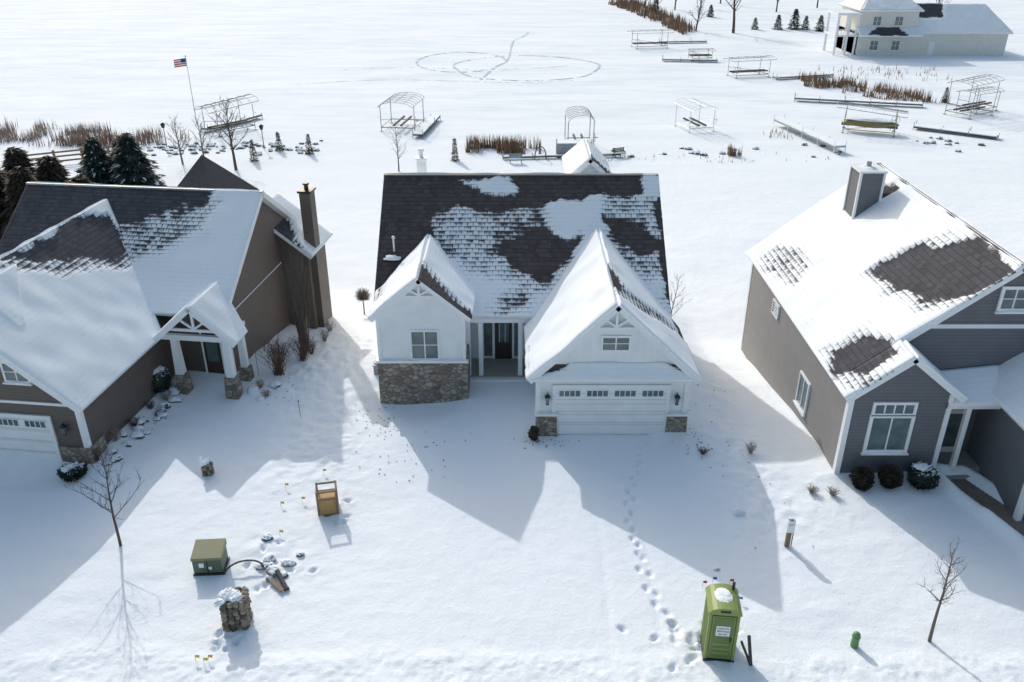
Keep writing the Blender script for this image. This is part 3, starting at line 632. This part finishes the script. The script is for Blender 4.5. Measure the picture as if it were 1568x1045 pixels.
def bushball(name,x,y,h,w,seed,mat_=M_needle,n=1100,cap=True,leaf=.07):
    rnd=random.Random(seed);b=MB();z0=gh(x,y)-.04
    b.blob((0,0,h*.5),w*.8,w*.8,h*.46,0,seed=seed,nu=10,nv=8,amp=.12)
    for i in range(n):
        a=rnd.uniform(0,6.28);zt=rnd.random();prof=math.sqrt(max(.02,1-(2*zt-1)**2))
        rr=w*prof*rnd.uniform(.75,1.08)*(1+.1*math.sin(a*3+seed)+.08*math.sin(zt*9+a))
        c=Vector((math.cos(a)*rr,math.sin(a)*rr,zt*h));u=Vector((rnd.gauss(0,1),rnd.gauss(0,1),rnd.gauss(0,1))).normalized()*leaf;v=Vector((math.cos(a),math.sin(a),rnd.uniform(-.2,.9))).normalized()*leaf*1.6
        b.add([c-u,c+u,c+v],[(0,1,2)],1 if (cap and zt>.75 and rnd.random()<.5) else 0)
    if cap:
        for k in range(3): b.blob((rnd.gauss(0,w*.2),rnd.gauss(0,w*.2),h*.93),w*.45,w*.4,h*.12,1,seed=seed+k,nu=9,amp=.3,half=True)
    return b.done(name,[mat_,M_snow],loc=(x,y,z0))
bushball('evergreen_bush',14.75,29.2,1.0,.40,1,M_needle2,cap=False);bushball('evergreen_bush',15.95,29.3,1.0,.42,2,M_needle2,cap=False);bushball('evergreen_bush',17.3,29.3,1.05,.55,3,M_needle)
bushball('evergreen_bush',-17.8,37.0,1.2,.65,4,M_needle);bushball('evergreen_bush',-18.9,30.0,.6,.5,5,M_needle)
bushball('evergreen_bush',1.0,32.95,.75,.2,6,M_needle2,300,False,.05)
shrub('bare_shrub',-12.3,39.2,2.1,.95,90,6,M_twig,.014,3);shrub('bare_shrub',-11.4,40.8,1.7,.8,60,7,M_twig,.014,3)
shrub('columnar_shrub',-11.7,42.6,5.6,.7,120,8,M_bark2,.022,5)
shrub('dry_hydrangea',12.6,28.9,.4,.3,40,9,M_reed2);shrub('dry_hydrangea',13.4,28.7,.42,.3,40,10,M_reed2);shrub('dry_grass_clump',10.8,32,.7,.3,30,11,M_reed2)
for i,(x,y,h,w) in enumerate(((-17.2,36.3,.4,.3),(-17.6,35.4,.45,.3),(-18.1,32.5,.7,.35),(-17.8,33.8,.5,.4),(-12.9,37.8,.5,.3),(-11.2,42,.8,.4),(-10.9,44,.8,.4),(8.6,31.8,.35,.3),(-12.4,36.9,.4,.3),(-18.3,31.0,.8,.3),(-11.0,46,.7,.4),(-17.0,35.0,.35,.3))):
    shrub('bare_shrub',x,y,h,w,35,30+i,M_twig if i%2 else M_reed2)
b=MB();rnd=random.Random(3);b.tube((0,0,0),(0,0,1.1),.05,.04,6)
for i in range(420):
    a=rnd.uniform(0,6.28);ph=math.acos(rnd.uniform(-.75,1));d=Vector((math.sin(ph)*math.cos(a),math.sin(ph)*math.sin(a),math.cos(ph)))
    b.tube(Vector((0,0,1.05)),Vector((0,0,1.35))+d*rnd.uniform(.4,.6),.012,.005,3,cap=False)
b.done('topiary_tree',[M_bark2],loc=(-9.6,50.0,gh(-9.6,50.0)))
def conifer(name,x,y,h,w,seed,n=2600,mat_=M_needle,snowp=.10,lf=1.0,core=0):
    rnd=random.Random(seed);b=MB();b.tube((0,0,0),(0,0,h*.95),h*.02,.02,6)
    if core:
        for k in range(5):
            t=k/5;b.tube((0,0,h*(t*.9+.04)),(0,0,h*(t*.9+.22)),w*core*(1-t)**.85,w*core*(1-t)**.85*.35,9)
    for i in range(n):
        t=rnd.random()**1.25;layer=.82+.18*math.sin(t*h*7+seed);a=rnd.uniform(0,6.28)
        rr=w*(1-t)**.85*layer*(1+.16*math.sin(a*5+seed+t*8))*rnd.uniform(.35,1.05)+.05
        c=Vector((math.cos(a)*rr,math.sin(a)*rr,h*(.05+.95*t)))
        o=Vector((math.cos(a),math.sin(a),-.35+rnd.gauss(0,.15)))*rnd.uniform(.3,.5)*w/2.2*lf;s=Vector((-math.sin(a),math.cos(a),rnd.gauss(0,.3)))*.12*w/2*lf
        b.add([c-s,c+s,c+o+Vector((0,0,.02)),],[(0,1,2)],1 if rnd.random()<snowp else 0)
    return b.done(name,[mat_,M_snow],loc=(x,y,gh(x,y)-.1))
conifer('spruce_tree',-40.2,81,5.0,2.3,1,4200,snowp=.04,lf=1.2,core=.55);conifer('spruce_tree',-36.4,80,5.6,2.7,2,4200,snowp=.04,lf=1.2,core=.55);conifer('spruce_tree',-38.3,82.5,4.4,2.2,5,3000,snowp=.04,lf=1.2,core=.55)
for i,(x,y,h,w) in enumerate(((-35.5,60,7.7,3.0),(-33.0,61.5,6.2,2.3),(-38.5,61,8.0,3.2),(-36,65,7.2,3.0),(-34.4,66,5.4,2.2),(-39,66,7.6,3.0))): conifer('cedar_tree',x,y,h,w,7+i,4200,M_needle2,.0,1.3,.62)
for i,(x,y,h) in enumerate(((54.8,203,2.6),(60,203,3.2),(63.7,203,4.4),(66.2,203,3),(68.5,200,3.4),(37.3,236,4),(50,228,3))): conifer('spruce_tree',x,y,h,h*.36,30+i,900,snowp=.02,lf=1.5)
for i,(x,y,h) in enumerate(((-28.0,91,2.4),(-26.3,95.4,2.2),(-22.6,94,2.3),(-6.2,91.2,2.5),(61,122,2.2))): conifer('narrow_evergreen',x,y,h,.42,50+i,700,M_needle2,.0,lf=2.2)
def reeds(name,poly,n,h,seed,mat_=M_reed,w=.05):
    rnd=random.Random(seed);b=MB();xs_=[p[0] for p in poly];ys_=[p[1] for p in poly];c=0
    P=[(rnd.uniform(min(xs_),max(xs_)),rnd.uniform(min(ys_),max(ys_))) for _ in range(n*3)]
    PP=np.array(P);ins=sdf(PP[:,0],PP[:,1],poly)>0;cl=vnoise(PP[:,0],PP[:,1],1.6,seed)>.42
    for (x,y),k,q in zip(P,ins,cl):
        if not(k and q):continue
        c+=1
        if c>n:break
        z=gh(x,y);a=rnd.uniform(0,6.28);dx,dy=math.cos(a)*w,math.sin(a)*w;hh=h*rnd.uniform(.5,1.1);lx,ly=rnd.gauss(0,.18)*h*.5,rnd.gauss(0,.18)*h*.5
        b.add([(x-dx,y-dy,z),(x+dx,y+dy,z),(x+lx,y+ly,z+hh)],[(0,1,2)])
    return b.done(name,[mat_])
reeds('reeds',[(-5.2,94.5),(3.2,93.6),(3.2,96.5),(-5.0,97)],900,1.7,1)
reeds('reeds',[(-66,101),(-58,97.5),(-45,97),(-38,97.5),(-38,101),(-50,105),(-66,108)],1900,1.4,2,M_reed2,.05)
reeds('reeds',[(-52,97),(-43,96),(-41,100),(-52,101)],450,1.6,4,M_reed,.05)
reeds('reeds',[(24,92.8),(25.6,92.8),(25.6,94),(24,94)],100,1.3,5)
reeds('reeds',[(45,134),(52,125),(59,121.5),(62,121.5),(58,128),(52,138),(46,141)],1600,1.6,6,M_reed,.07)
reeds('reeds',[(27,262),(31,240),(35,208),(37,194),(41,200),(40,225),(36,262)],1500,2.2,7,M_reed,.13)
reeds('dry_grass',[(-1,91),(30,90),(36,92),(30,94),(-1,93)],90,.4,9,M_reed2)
reeds('dry_grass',[(30,101),(42,99),(43,103),(31,105)],70,.8,10,M_reed2)
reeds('dry_grass',[(50,140),(70,138),(72,150),(52,152)],120,1.0,11,M_reed2,.07)
b=MB();rnd=random.Random(9)
for i in range(130):
    if rnd.random()<.7: x=rnd.uniform(-42,-22);y=96.5+rnd.gauss(0,1.4)
    else: x=rnd.choice([12,20,24,36,50])+rnd.gauss(0,1.6);y=94+rnd.gauss(0,1.8)+max(0,x-20)*.15
    s=rnd.uniform(.12,.34);z=gh(x,y);b.blob((x,y,z),s*1.3,s,s*.7,0,seed=i,nu=6,nv=4,amp=.3)
    b.blob((x,y+.1,z+s*.3),s*1.3,s*1.1,s*.6,1,seed=i+1,nu=6,nv=3,amp=.2,half=True)
b.done('shoreline_rocks',[M_rockdark,M_snow])
b=MB();pts=[(-51,88),(-48.6,89.2),(-46.2,90.4),(-43.8,91.5),(-41.5,92.6)]
for (x,y) in pts: b.box(x-.1,x+.1,y-.1,y+.1,-3,-.9)
for i in range(4):
    for z in(-2.1,-1.6,-1.15): b.beam((*pts[i],z),(*pts[i+1],z),.06,.18)
b.done('rail_fence',[M_wood])
P=empty('flagpole',(-40,108.5,-2.5));b=MB();b.tube((0,0,0),(0,0,8.2),.05,.03,8);b.blob((0,0,8.28),.1,.1,.1,0,amp=0);b.done('pole',[M_alu],P)
b=MB()
for k in range(7): b.add([(-.04,0,8.05-.13*k),(-1.5,-.15,7.85-.13*k),(-1.5,-.15,7.72-.13*k),(-.04,0,7.92-.13*k)],[(0,1,2,3)],k%2)
b.add([(-.04,-.02,8.06),(-.66,-.08,7.98),(-.66,-.08,7.52),(-.04,-.02,7.6)],[(0,1,2,3)],2);b.done('flag',[M_red,M_trim,M_blue],P)
for x,y in((-39.6,96.9),(-28.2,96)):
    b=MB();b.tube((0,0,0),(0,0,2.2),.05,.04,6);b.frust(0,0,2.2,2.6,.12,.12,.2,.2,0);b.frust(0,0,2.6,2.8,.24,.24,.03,.03,0);b.done('lamp_post',[M_black],loc=(x,y,-2.5))
# ---------------------------------------------------------------- boat lifts & docks
def lift(name,x,y,rot,L=6.5,Wd=3.0,h=3.4,arch=.5,tilt=0,nb=7,cradle=True,white=False,boat=False):
    b=MB();r=.036
    for sx in(-1,1):
        for sy in(-.72,.72):
            b.tube((sx*Wd/2,sy*L/2,-.2),(sx*Wd/2,sy*L/2,h-.5),r*1.4,n=4)
            b.box(sx*Wd/2-.2,sx*Wd/2+.2,sy*L/2-.2,sy*L/2+.2,-.05,.06)
        b.tube((sx*Wd/2,-L/2,h-.5+tilt*-L/2),(sx*Wd/2,L/2,h-.5+tilt*L/2),r,n=4)
        b.tube((sx*Wd/2,-.36*L,.5),(sx*Wd/2,.36*L,.5),r*1.3,n=4)
        b.tube((sx*Wd/2,-.36*L,1.4),(sx*Wd/2,.36*L,.5),r*.8,n=4)
        b.tube((sx*Wd/4,-L/2,h-.5+arch*.75+tilt*-L/2),(sx*Wd/4,L/2,h-.5+arch*.75+tilt*L/2),r*.7,n=4)
    for i in range(nb):
        yy=-L/2+L*i/(nb-1);prev=None
        for k in range(9):
            t=-1+2*k/8;p=(t*Wd/2,yy,h-.5+tilt*yy+arch*math.sqrt(max(0,1-t*t*.98)))
            if prev:b.tube(prev,p,r*.7,n=4,cap=False)
            prev=p
    b.tube((0,-L/2,h-.5+arch+tilt*-L/2),(0,L/2,h-.5+arch+tilt*L/2),r,n=4)
    for sy in(-.36,.36): b.tube((-Wd/2,sy*L,.5),(Wd/2,sy*L,.5),r*1.6,n=4)
    if cradle:
        for sx in(-.45,.45): b.beam((sx,-.4*L,.85),(sx,.4*L,.85),.2,.18,1);b.tube((sx,-.3*L,.5),(sx,-.3*L,.85),r,n=4);b.tube((sx,.3*L,.5),(sx,.3*L,.85),r,n=4)
    b.tube((Wd/2,-.36*L,1.4),(Wd/2+.5,-.36*L,1.4),.05,n=4)
    for k in range(8):
        a=k*math.pi/4;a2=(k+1)*math.pi/4
        b.tube((Wd/2+.1,-.36*L+.5*math.cos(a),1.4+.5*math.sin(a)),(Wd/2+.1,-.36*L+.5*math.cos(a2),1.4+.5*math.sin(a2)),.03,n=3,cap=False)
    if boat: b.blob((0,0,1.1),1.1,L*.42,.5,2,seed=1,nu=12,nv=8,amp=.02);b.blob((0,0,1.45),.8,L*.36,.28,3,seed=1,nu=12,nv=5,amp=.1,half=True)
    return b.done(name,[M_trim if white else M_alu,M_dark,M_boat,M_snow],loc=(x,y,gh(x,y)),rot=rot)
lift('boat_lift',-34.5,104.5,R(-40),7,3,3.6,.6,tilt=.06)
lift('boat_lift',-13.6,106.5,R(-8),6.5,4.2,3.6,.6)
lift('boat_lift',7.7,97.5,R(2),5,2.9,3.8,.7)
lift('boat_lift',22.6,106,R(15),5.5,3.2,3.2,.5,white=True)
lift('boat_lift',43.5,104,R(68),8,3.2,3.2,.4,tilt=.08,boat=True)
lift('boat_lift',60.5,114,R(-60),6.5,3.6,4.8,.4,tilt=.05)
lift('boat_lift',63.0,117,R(-60),6,3.0,3.0,.3)
lift('boat_lift',38.5,143,R(-75),8,3,3.2,.4)
lift('boat_lift',27,175,R(-80),8.5,3.4,3.4,.4)
lift('boat_lift',34,160,R(-85),5,2.4,2.2,.2)
def dock(name,p0,p1,w=1.3,h=.5,mats=None):
    b=MB();P0=Vector((*p0,h));P1=Vector((*p1,h));d=(P1-P0);L=d.length;d.normalize();s=Vector((-d.y,d.x,0))*w/2
    b.beam(P0,P1,w,.16,0);b.beam(P0+Vector((0,0,.13)),P1+Vector((0,0,.13)),w*.94,.1,1)
    k=max(2,int(L/3))
    for i in range(k+1):
        for sg in(-1,1):
            q=P0+d*L*i/k+s*sg*1.02;b.tube(q+Vector((0,0,-h-.3)),q+Vector((0,0,.35 if i%2 else .7)),.04,n=5,mi=2)
    return b.done(name,mats or [M_dark,M_snow,M_alu],loc=(0,0,-2.5))
dock('dock',(40.3,123.5),(56.5,119.0),1.2,.35)
dock('dock',(50,106),(57.5,100.5),1.2,.3);dock('dock',(27,158.5),(36.5,157.5),1.1,.3);dock('dock',(30,181),(39.5,182),1.2,.3)
dock('dock',(-11.2,101),(-9.9,111),1.2,.4);dock('dock',(-37.5,104),(-33,112),1.1,.4);dock('dock',(42,140),(52,143),1.1,.3)
dock('dock',(33.6,107.8),(36.6,94.2),1.4,.7,[M_grey,M_snow,M_trim])
dock('dock',(12,92.9),(-1,91.6),.4,.2)
b=MB()
for k in range(5): b.box(-1.9,1.9,-.9,.9,.08+.3*k,.28+.3*k,0);b.box(-1.85,1.85,-.85,.85,.28+.3*k,.31+.3*k,1)
for sx in(-1.92,1.92): b.box(sx-.05,sx+.05,-.95,-.85,0,2.0,0)
b.done('stacked_dock_sections',[M_grey,M_snow],loc=(6.8,93.4,-2.5))
def bench(name,x,y,rot,m=M_dark):
    b=MB();
    for i in range(3): b.box(-.7,.7,-.25+i*.17,-.11+i*.17,.43,.47)
    for i in range(3): b.box(-.7,.7,.27,.31,.55+i*.16,.66+i*.16)
    for s in(-.6,.6): b.box(s-.04,s+.04,-.25,-.18,0,.43);b.box(s-.04,s+.04,.22,.3,0,1.0);b.box(s-.04,s+.04,-.25,.3,.6,.66)
    b.box(-.68,.68,-.24,.22,.475,.56,1);b.done(name,[m,M_snow],loc=(x,y,gh(x,y)),rot=rot)
bench('park_bench',11.8,92.6,R(20),simple('bench_green',(.07,.12,.06)));bench('park_bench',.4,90,R(0),simple('bench_teal',(.14,.22,.22)))
bench('park_bench',-46.8,93,R(20),M_orange)
b=MB();prev=None
for k in range(13):
    a=math.pi*k/12;p=(math.cos(a)*.6,0,math.sin(a)*1.1+.3)
    if prev:b.tube(prev,p,.06,n=5)
    prev=p
b.tube((-.6,0,-.1),(-.6,0,.3),.06);b.tube((.6,0,-.1),(.6,0,.3),.06);b.done('garden_arch',[M_dark],loc=(3.1,91.6,-2.5))
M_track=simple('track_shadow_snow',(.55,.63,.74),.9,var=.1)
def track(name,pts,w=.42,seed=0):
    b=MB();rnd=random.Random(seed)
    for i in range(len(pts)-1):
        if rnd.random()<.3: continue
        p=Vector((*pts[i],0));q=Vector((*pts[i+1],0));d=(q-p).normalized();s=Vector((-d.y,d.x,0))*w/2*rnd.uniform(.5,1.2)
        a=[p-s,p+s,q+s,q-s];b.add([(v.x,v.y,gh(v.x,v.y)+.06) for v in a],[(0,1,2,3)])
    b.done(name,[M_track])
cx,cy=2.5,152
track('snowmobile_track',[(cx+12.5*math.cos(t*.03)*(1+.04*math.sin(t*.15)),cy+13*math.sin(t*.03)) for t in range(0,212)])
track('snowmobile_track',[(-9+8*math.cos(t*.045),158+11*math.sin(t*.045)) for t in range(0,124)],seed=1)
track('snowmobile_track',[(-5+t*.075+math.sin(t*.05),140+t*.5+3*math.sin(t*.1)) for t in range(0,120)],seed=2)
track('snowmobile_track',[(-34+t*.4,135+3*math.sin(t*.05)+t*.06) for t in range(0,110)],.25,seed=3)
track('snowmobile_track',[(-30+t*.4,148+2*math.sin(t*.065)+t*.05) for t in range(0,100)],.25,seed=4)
# ---------------------------------------------------------------- far house
H4=empty('cream_house',(76,168,-2.5))
b=MB();b.box(-12,15.5,-3,9,-.3,4.0);b.box(-12,-1.5,-2.5,8,-.3,7.8);b.done('walls',[M_cream],H4)
slope(H4,'roof_front',(-2,-3.6,4.0),(16,-3.6,4.0),(13,3.4,8.4),(-1,3.4,8.4),snowfn(.95,[[(-2,0),(4,0),(5,3.6),(-2,3.6)]],ns=.4,seed=71),cell=.4)
slope(H4,'roof_back',(-2,9.6,4.0),(16,9.6,4.0),(13,3.4,8.4),(-1,3.4,8.4),snowfn(.8),cell=.4)
slope(H4,'roof_end',(16,-3.6,4.0),(16,9.6,4.0),(13,3.5,8.4),(13,3.4,8.4),snowfn(.95),cell=.4)
slope(H4,'roof_tower',(-12.5,-3.2,7.8),(-1.0,-3.2,7.8),(-4,2.7,11),(-9,2.7,11),snowfn(.85,ns=.4,seed=75),cell=.4)
slope(H4,'roof_tower_back',(-12.5,8.6,7.8),(-1.0,8.6,7.8),(-4,2.7,11),(-9,2.7,11),snowfn(.9),cell=.4)
slope(H4,'roof_tower_left',(-12.5,-3.2,7.8),(-12.5,8.6,7.8),(-9,2.8,11),(-9,2.7,11),snowfn(.9),cell=.4)
slope(H4,'roof_tower_right',(-1,-3.2,7.8),(-1,8.6,7.8),(-4,2.8,11),(-4,2.7,11),snowfn(.9),cell=.4)
slope(H4,'roof_pent',(-12.5,-5,3.7),(-1,-5,3.7),(-1,-2.4,4.9),(-12.5,-2.4,4.9),snowfn(.9,[[(-11,-5),(-4,-5),(-5,-2.5),(-9,-2.5)]],ns=.4),cell=.3)
b=MB()
for x in(-16,-14,-12.4):
    for y in(-2.4,3): b.tube((x,y,0),(x,y,7.2),.22,n=8)
b.box(-16.4,-12,-2.8,3.4,3.3,3.6);b.box(-16.4,-12,-2.8,3.4,7.0,7.4)
for k in range(9): b.box(-16.3+k*.5,-16.2+k*.5,-2.7,-2.6,3.6,4.5)
b.box(-16.3,-12,-2.72,-2.6,4.45,4.55);b.done('porch_columns',[M_trim],H4)
for i,(x,z,w,h) in enumerate(((-9,1.8,1.4,1.6),(-5,1.8,1.4,1.6),(-9,6,1.4,1.5),(-5,6,1.4,1.5))): window(H4,'window',x,z,w,h,-3.06 if z<4 else -2.56,2,2,world=False)
b=MB();b.box(1.2,2.2,-3.06,-3.0,.1,2.4);b.done('door',[M_trim],H4)
# ---------------------------------------------------------------- street-side objects
P=empty('portable_toilet',(6.78,20.45,gh(6.95,20.3)-.03),R(-6))
b=MB()
b.frust(0,0,.0,.14,.50,.54,.50,.54,2)
b.frust(0,0,.14,2.12,.46,.50,.44,.48,0)
for i in range(7):
    y=-.42+i*.14;b.box(-.485,-.44,y-.025,y+.025,.22,2.0,1);b.box(.44,.485,y-.025,y+.025,.22,2.0,1)
for sx in(-1,1):
    for sy in(-1,1): b.frust(sx*.44,sy*.48,.12,2.12,.045,.045,.045,.045,1)
b.box(-.36,.36,-.525,-.48,.2,2.0,1);b.box(-.32,.32,-.54,-.52,.24,1.95,0)
for z in(.4,.6,.8): b.box(-.27,.27,-.55,-.535,z,z+.07,1)
b.box(-.22,.22,-.556,-.538,1.2,1.62,3);b.box(.24,.29,-.58,-.535,.98,1.15,4)
b.done('body',[M_green,M_green2,M_black,M_trim,M_black],P,bevel=.012)
b=MB();nn=8;prof=[]
for k in range(nn+1):
    t=-1+2*k/nn;prof.append((t*.52,2.16+.22*math.sqrt(max(0,1-t*t))))
prof=[(-.52,2.10)]+prof+[(.52,2.10)];b.prism_y(prof,-.57,.57,0)
b.tube((.33,.38,2.0),(.33,.38,2.62),.05,n=8,mi=1)
b.box(-.16,.16,-.575,-.57,2.2,2.3,1)
b.blob((-.02,.05,2.34),.28,.40,.07,2,seed=4,nu=16,nv=6,half=True,amp=.08)
b.done('roof',[M_green2,M_black,M_snow],P)
for t_,z_,s_ in(('CLEAN SITE',1.50,.07),('RENTALS',1.38,.09),('555 0142',1.26,.075)):
    c=bpy.data.curves.new('lettering','FONT');c.body=t_;c.size=s_;c.align_x='CENTER';c.materials.append(M_black);c.offset=.002
    o=bpy.data.objects.new('lettering',c);scene.collection.objects.link(o);o.parent=P;o.location=(0,-.56,z_);o.rotation_euler=(R(90),0,0)
b=MB();b.beam((0,0,0),(-.1,.35,1.0),.10,.05);b.beam((.0,.1,.0),(-.3,.4,.7),.08,.04);b.done('leaning_board',[M_dark],loc=(7.75,19.75,gh(7.75,19.75)-.05))
P=empty('transformer_box',(-11.2,24.4,gh(-11.2,24.35)-.05),R(4))
b=MB();b.box(-.56,.56,-.46,.46,0,.12,2);b.box(-.52,.52,-.42,.42,.12,.72,0)
b.add([(-.55,-.46,.72),(.55,-.46,.72),(.55,.46,.72),(-.55,.46,.72),(-.55,-.42,.80),(.55,-.42,.80),(.55,.46,.98),(-.55,.46,.98)],[(3,2,1,0),(4,5,6,7),(0,1,5,4),(1,2,6,5),(2,3,7,6),(3,0,4,7)],1)
b.box(-.02,.02,-.435,-.42,.14,.72,2);b.box(-.3,-.12,-.432,-.42,.38,.58,3);b.box(.04,.16,-.45,-.42,.3,.42,3)
b.done('cabinet',[M_box,M_boxl,M_black,M_trim],P,bevel=.015)
b=MB()
b.box(-.36,.36,-.28,.28,.0,.95,0)
for sx in(-.38,.38):
    for sy in(-.30,.30): b.box(sx-.04,sx+.04,sy-.04,sy+.04,0,1.35,1)
for z in(.12,.93,1.3):
    b.box(-.38,.38,-.335,-.29,z-.035,z+.035,1);b.box(-.38,.38,.29,.335,z-.035,z+.035,1)
    b.box(-.415,-.37,-.30,.30,z-.035,z+.035,1);b.box(.37,.415,-.30,.30,z-.035,z+.035,1)
b.done('wooden_crate',[M_yell,M_wood],loc=(-7.5,27.8,gh(-7.4,27.5)-.1),rot=R(12))
def stonepile(name,x,y,h,w,seed,cap=True):
    rnd=random.Random(seed);b=MB()
    b.box(-w*.75,w*.75,-w*.75,w*.75,-.1,h*.95,1)
    rows=max(3,int(h/.17))
    for j in range(rows):
        z=(j+.5)*h/rows
        for s in range(4):
            m=4
            for i in range(m):
                t=-w*.85+(i+.5+rnd.uniform(-.15,.15))*w*1.7/m;px_,py_=[(t,-w*.8),(w*.8,t),(t,w*.8),(-w*.8,t)][s]
                q=rnd.uniform(.8,1.15)*w*.27;b.blob((px_,py_,z),q,q,h/rows*.6,rnd.choice([0,0,1]),seed=rnd.random(),nu=7,nv=5,amp=.16)
    if cap:
        for i in range(11): b.blob((rnd.gauss(0,w*.45),rnd.gauss(0,w*.45),h*.97),w*.45,w*.42,.15,2,seed=i,nu=9,half=True,amp=.2)
    b.done(name,[M_rock,M_rockdark,M_snow],loc=(x,y,gh(x,y)-.06),rot=R(10))
stonepile('stone_pillar',-9.45,21.7,1.25,.44,3)
stonepile('stone_cairn',-13.2,30.3,.7,.22,6)
b=MB();rnd=random.Random(12)
for i in range(11):
    x,y=rnd.gauss(-8.65,.35),rnd.gauss(24.7,.55);s=rnd.uniform(.12,.26);z=gh(x,y)
    b.blob((x,y,z+s*.1),s*1.2,s,s*.8,rnd.choice([0,1]),seed=i,nu=7,nv=5,amp=.25);b.blob((x,y+.03,z+s*.4),s*1.2,s*1.0,s*.6,2,seed=i,nu=8,nv=4,half=True,amp=.2)
b.done('rock_pile',[M_rock,M_rockdark,M_snow])
b=MB();b.tube((-.3,.4,.2),(.2,-.35,.05),.09,.09,10,0);b.tube((.2,-.35,.05),(.23,-.4,.04),.11,.11,10,0);b.beam((-.5,.1,.1),(.1,-.5,.1),.16,.05,1)
b.done('drain_pipe',[M_dark,M_wood],loc=(-8.35,23.6,gh(-8.35,23.6)))
b=MB();prev=None
for k in range(14):
    a=math.pi*k/13;p=(-.55*math.cos(a)*1.2,.3*math.sin(a)+k*.03,.12+.45*math.sin(a)*.5)
    if prev:b.tube(prev,p,.035,n=6)
    prev=p
b.done('cable_conduit',[M_dark],loc=(-9.9,23.9,gh(-9.9,23.9)))
b=MB();b.box(-.09,.09,-.06,.06,-.1,1.35,0);b.box(-.14,.14,-.13,-.06,.75,1.3,1);b.tube((0,-.13,1.08),(0,-.2,1.08),.08,n=10,mi=1);b.box(-.11,.11,-.08,.08,1.35,1.38,1);b.tube((.16,0,-.1),(.16,0,.9),.025,n=6,mi=0)
b.done('meter_pedestal',[M_wood,M_trim],loc=(10.6,25.6,gh(10.6,25.6)),bevel=.01)
b=MB();b.tube((0,0,0),(0,0,.5),.13,.12,12);b.blob((0,0,.5),.125,.125,.12,0,amp=0,nu=12,half=True);b.tube((0,0,.42),(0,0,.45),.14,.14,12)
b.done('utility_pedestal',[simple('pedestal_green',(.13,.28,.12),.5)],loc=(11.4,20.6,gh(11.4,20.6)))
mk=[(-8.2,30.2,0),(-9.6,29.2,0),(-9.5,28.0,0),(-9.1,26.2,0),(-8.7,28.3,0),(-10.3,19.9,0),(-10.0,19.8,0),(-9.9,19.95,0),(7.9,23.5,1),(6.9,23.4,1),(8.0,22.6,2),(7.3,23.6,3)]
for i,(x,y,c) in enumerate(mk):
    b=MB();b.tube((0,0,-.05),(.02,0,.26),.007,n=4,mi=1);b.add([(.02,0,.26),(.16,.02,.24),(.15,-.02,.15),(.02,0,.16)],[(0,1,2,3)],0);b.done('marker_flag',[[M_yflag,M_red,M_gflag,M_blue][c],M_alu],loc=(x,y,gh(x,y)))
b=MB();rnd=random.Random(8)
for i in range(22):
    t=i/21;x,y=L3(-2.7+rnd.gauss(0,.25),-14.2+t*7.4+rnd.gauss(0,.2));s=rnd.uniform(.14,.34)
    b.blob((x,y,gh(x,y)),s,s*.8,s*.6,0,seed=i,nu=9,nv=5);b.blob((x,y,gh(x,y)+s*.2),s,s*.8,s*.55,1,seed=i+3,nu=9,nv=5,half=True)
for i,(x,y,s) in enumerate(((9.2,27.6,.25),(7.6,24.3,.12),(-13.2,37.4,.3),(-12.2,38,.3),(-12.6,36.6,.2))):
    b.blob((x,y,gh(x,y)),s,s*.8,s*.6,0 if i%2 else 1,seed=i,nu=9,nv=5);b.blob((x,y,gh(x,y)+s*.2),s,s*.8,s*.55,1,seed=i+3,nu=9,nv=5,half=True)
b.done('garden_rocks',[M_rockdark,M_snow],smooth=True)
b=MB()
for i in range(230):
    c=rnd.choice([(-6.9,35.8,.5,.7),(1.6,32.7,.7,.3),(8.4,32.6,.5,.6),(-12.2,37.6,.8,.7),(-17.3,34,.4,2.5),(-6.3,34.3,.7,.9),(-4,31.5,1.2,1),(10,36,.7,4)])
    x,y=rnd.gauss(c[0],c[2]),rnd.gauss(c[1],c[3]);a=rnd.uniform(0,6.28);l=rnd.uniform(.03,.09);z=gh(x,y)+.02
    b.tube((x,y,z),(x+math.cos(a)*l,y+math.sin(a)*l,z+.02),.02,.012,4)
b.done('twig_litter',[M_bark])
for (x,y,h) in ((-10.2,34.8,.9),(-21.5,28,1.0),(-13.3,38.9,1.5)):
    b=MB();b.tube((0,0,-.1),(0,0,h),.015,n=5);b.blob((0,0,h),.04,.04,.06,0,amp=0);b.done('driveway_stake',[M_wood],loc=(x,y,gh(x,y)))
# ================================================================ LIGHT
w=bpy.data.worlds.new('World');scene.world=w;w.use_nodes=True;nt=w.node_tree
sky=nt.nodes.new('ShaderNodeTexSky');sky.sky_type='NISHITA';sky.sun_disc=False
el=R(30);sd=Vector((-.407*math.cos(el),.914*math.cos(el),math.sin(el)))
sky.sun_elevation=el;sky.sun_rotation=math.atan2(sd.x,sd.y);sky.air_density=1.7;sky.dust_density=4.2;sky.ozone_density=2.6
bg=nt.nodes['Background'];bg.inputs[1].default_value=.15;nt.links.new(sky.outputs[0],bg.inputs[0])
ld=bpy.data.lights.new('sun','SUN');ld.energy=2.2;ld.angle=R(.6);ld.color=(1,.97,.935)
lo=bpy.data.objects.new('sun',ld);scene.collection.objects.link(lo);lo.rotation_euler=(-sd).to_track_quat('-Z','Y').to_euler();lo.location=(-30,60,50)
cd=bpy.data.cameras.new('camera');cd.sensor_width=36;cd.lens=36*1300/1568;cd.clip_end=6000
co=bpy.data.objects.new('camera',cd);scene.collection.objects.link(co);co.location=(0,0,21.9);co.rotation_euler=(R(63),0,0);scene.camera=co
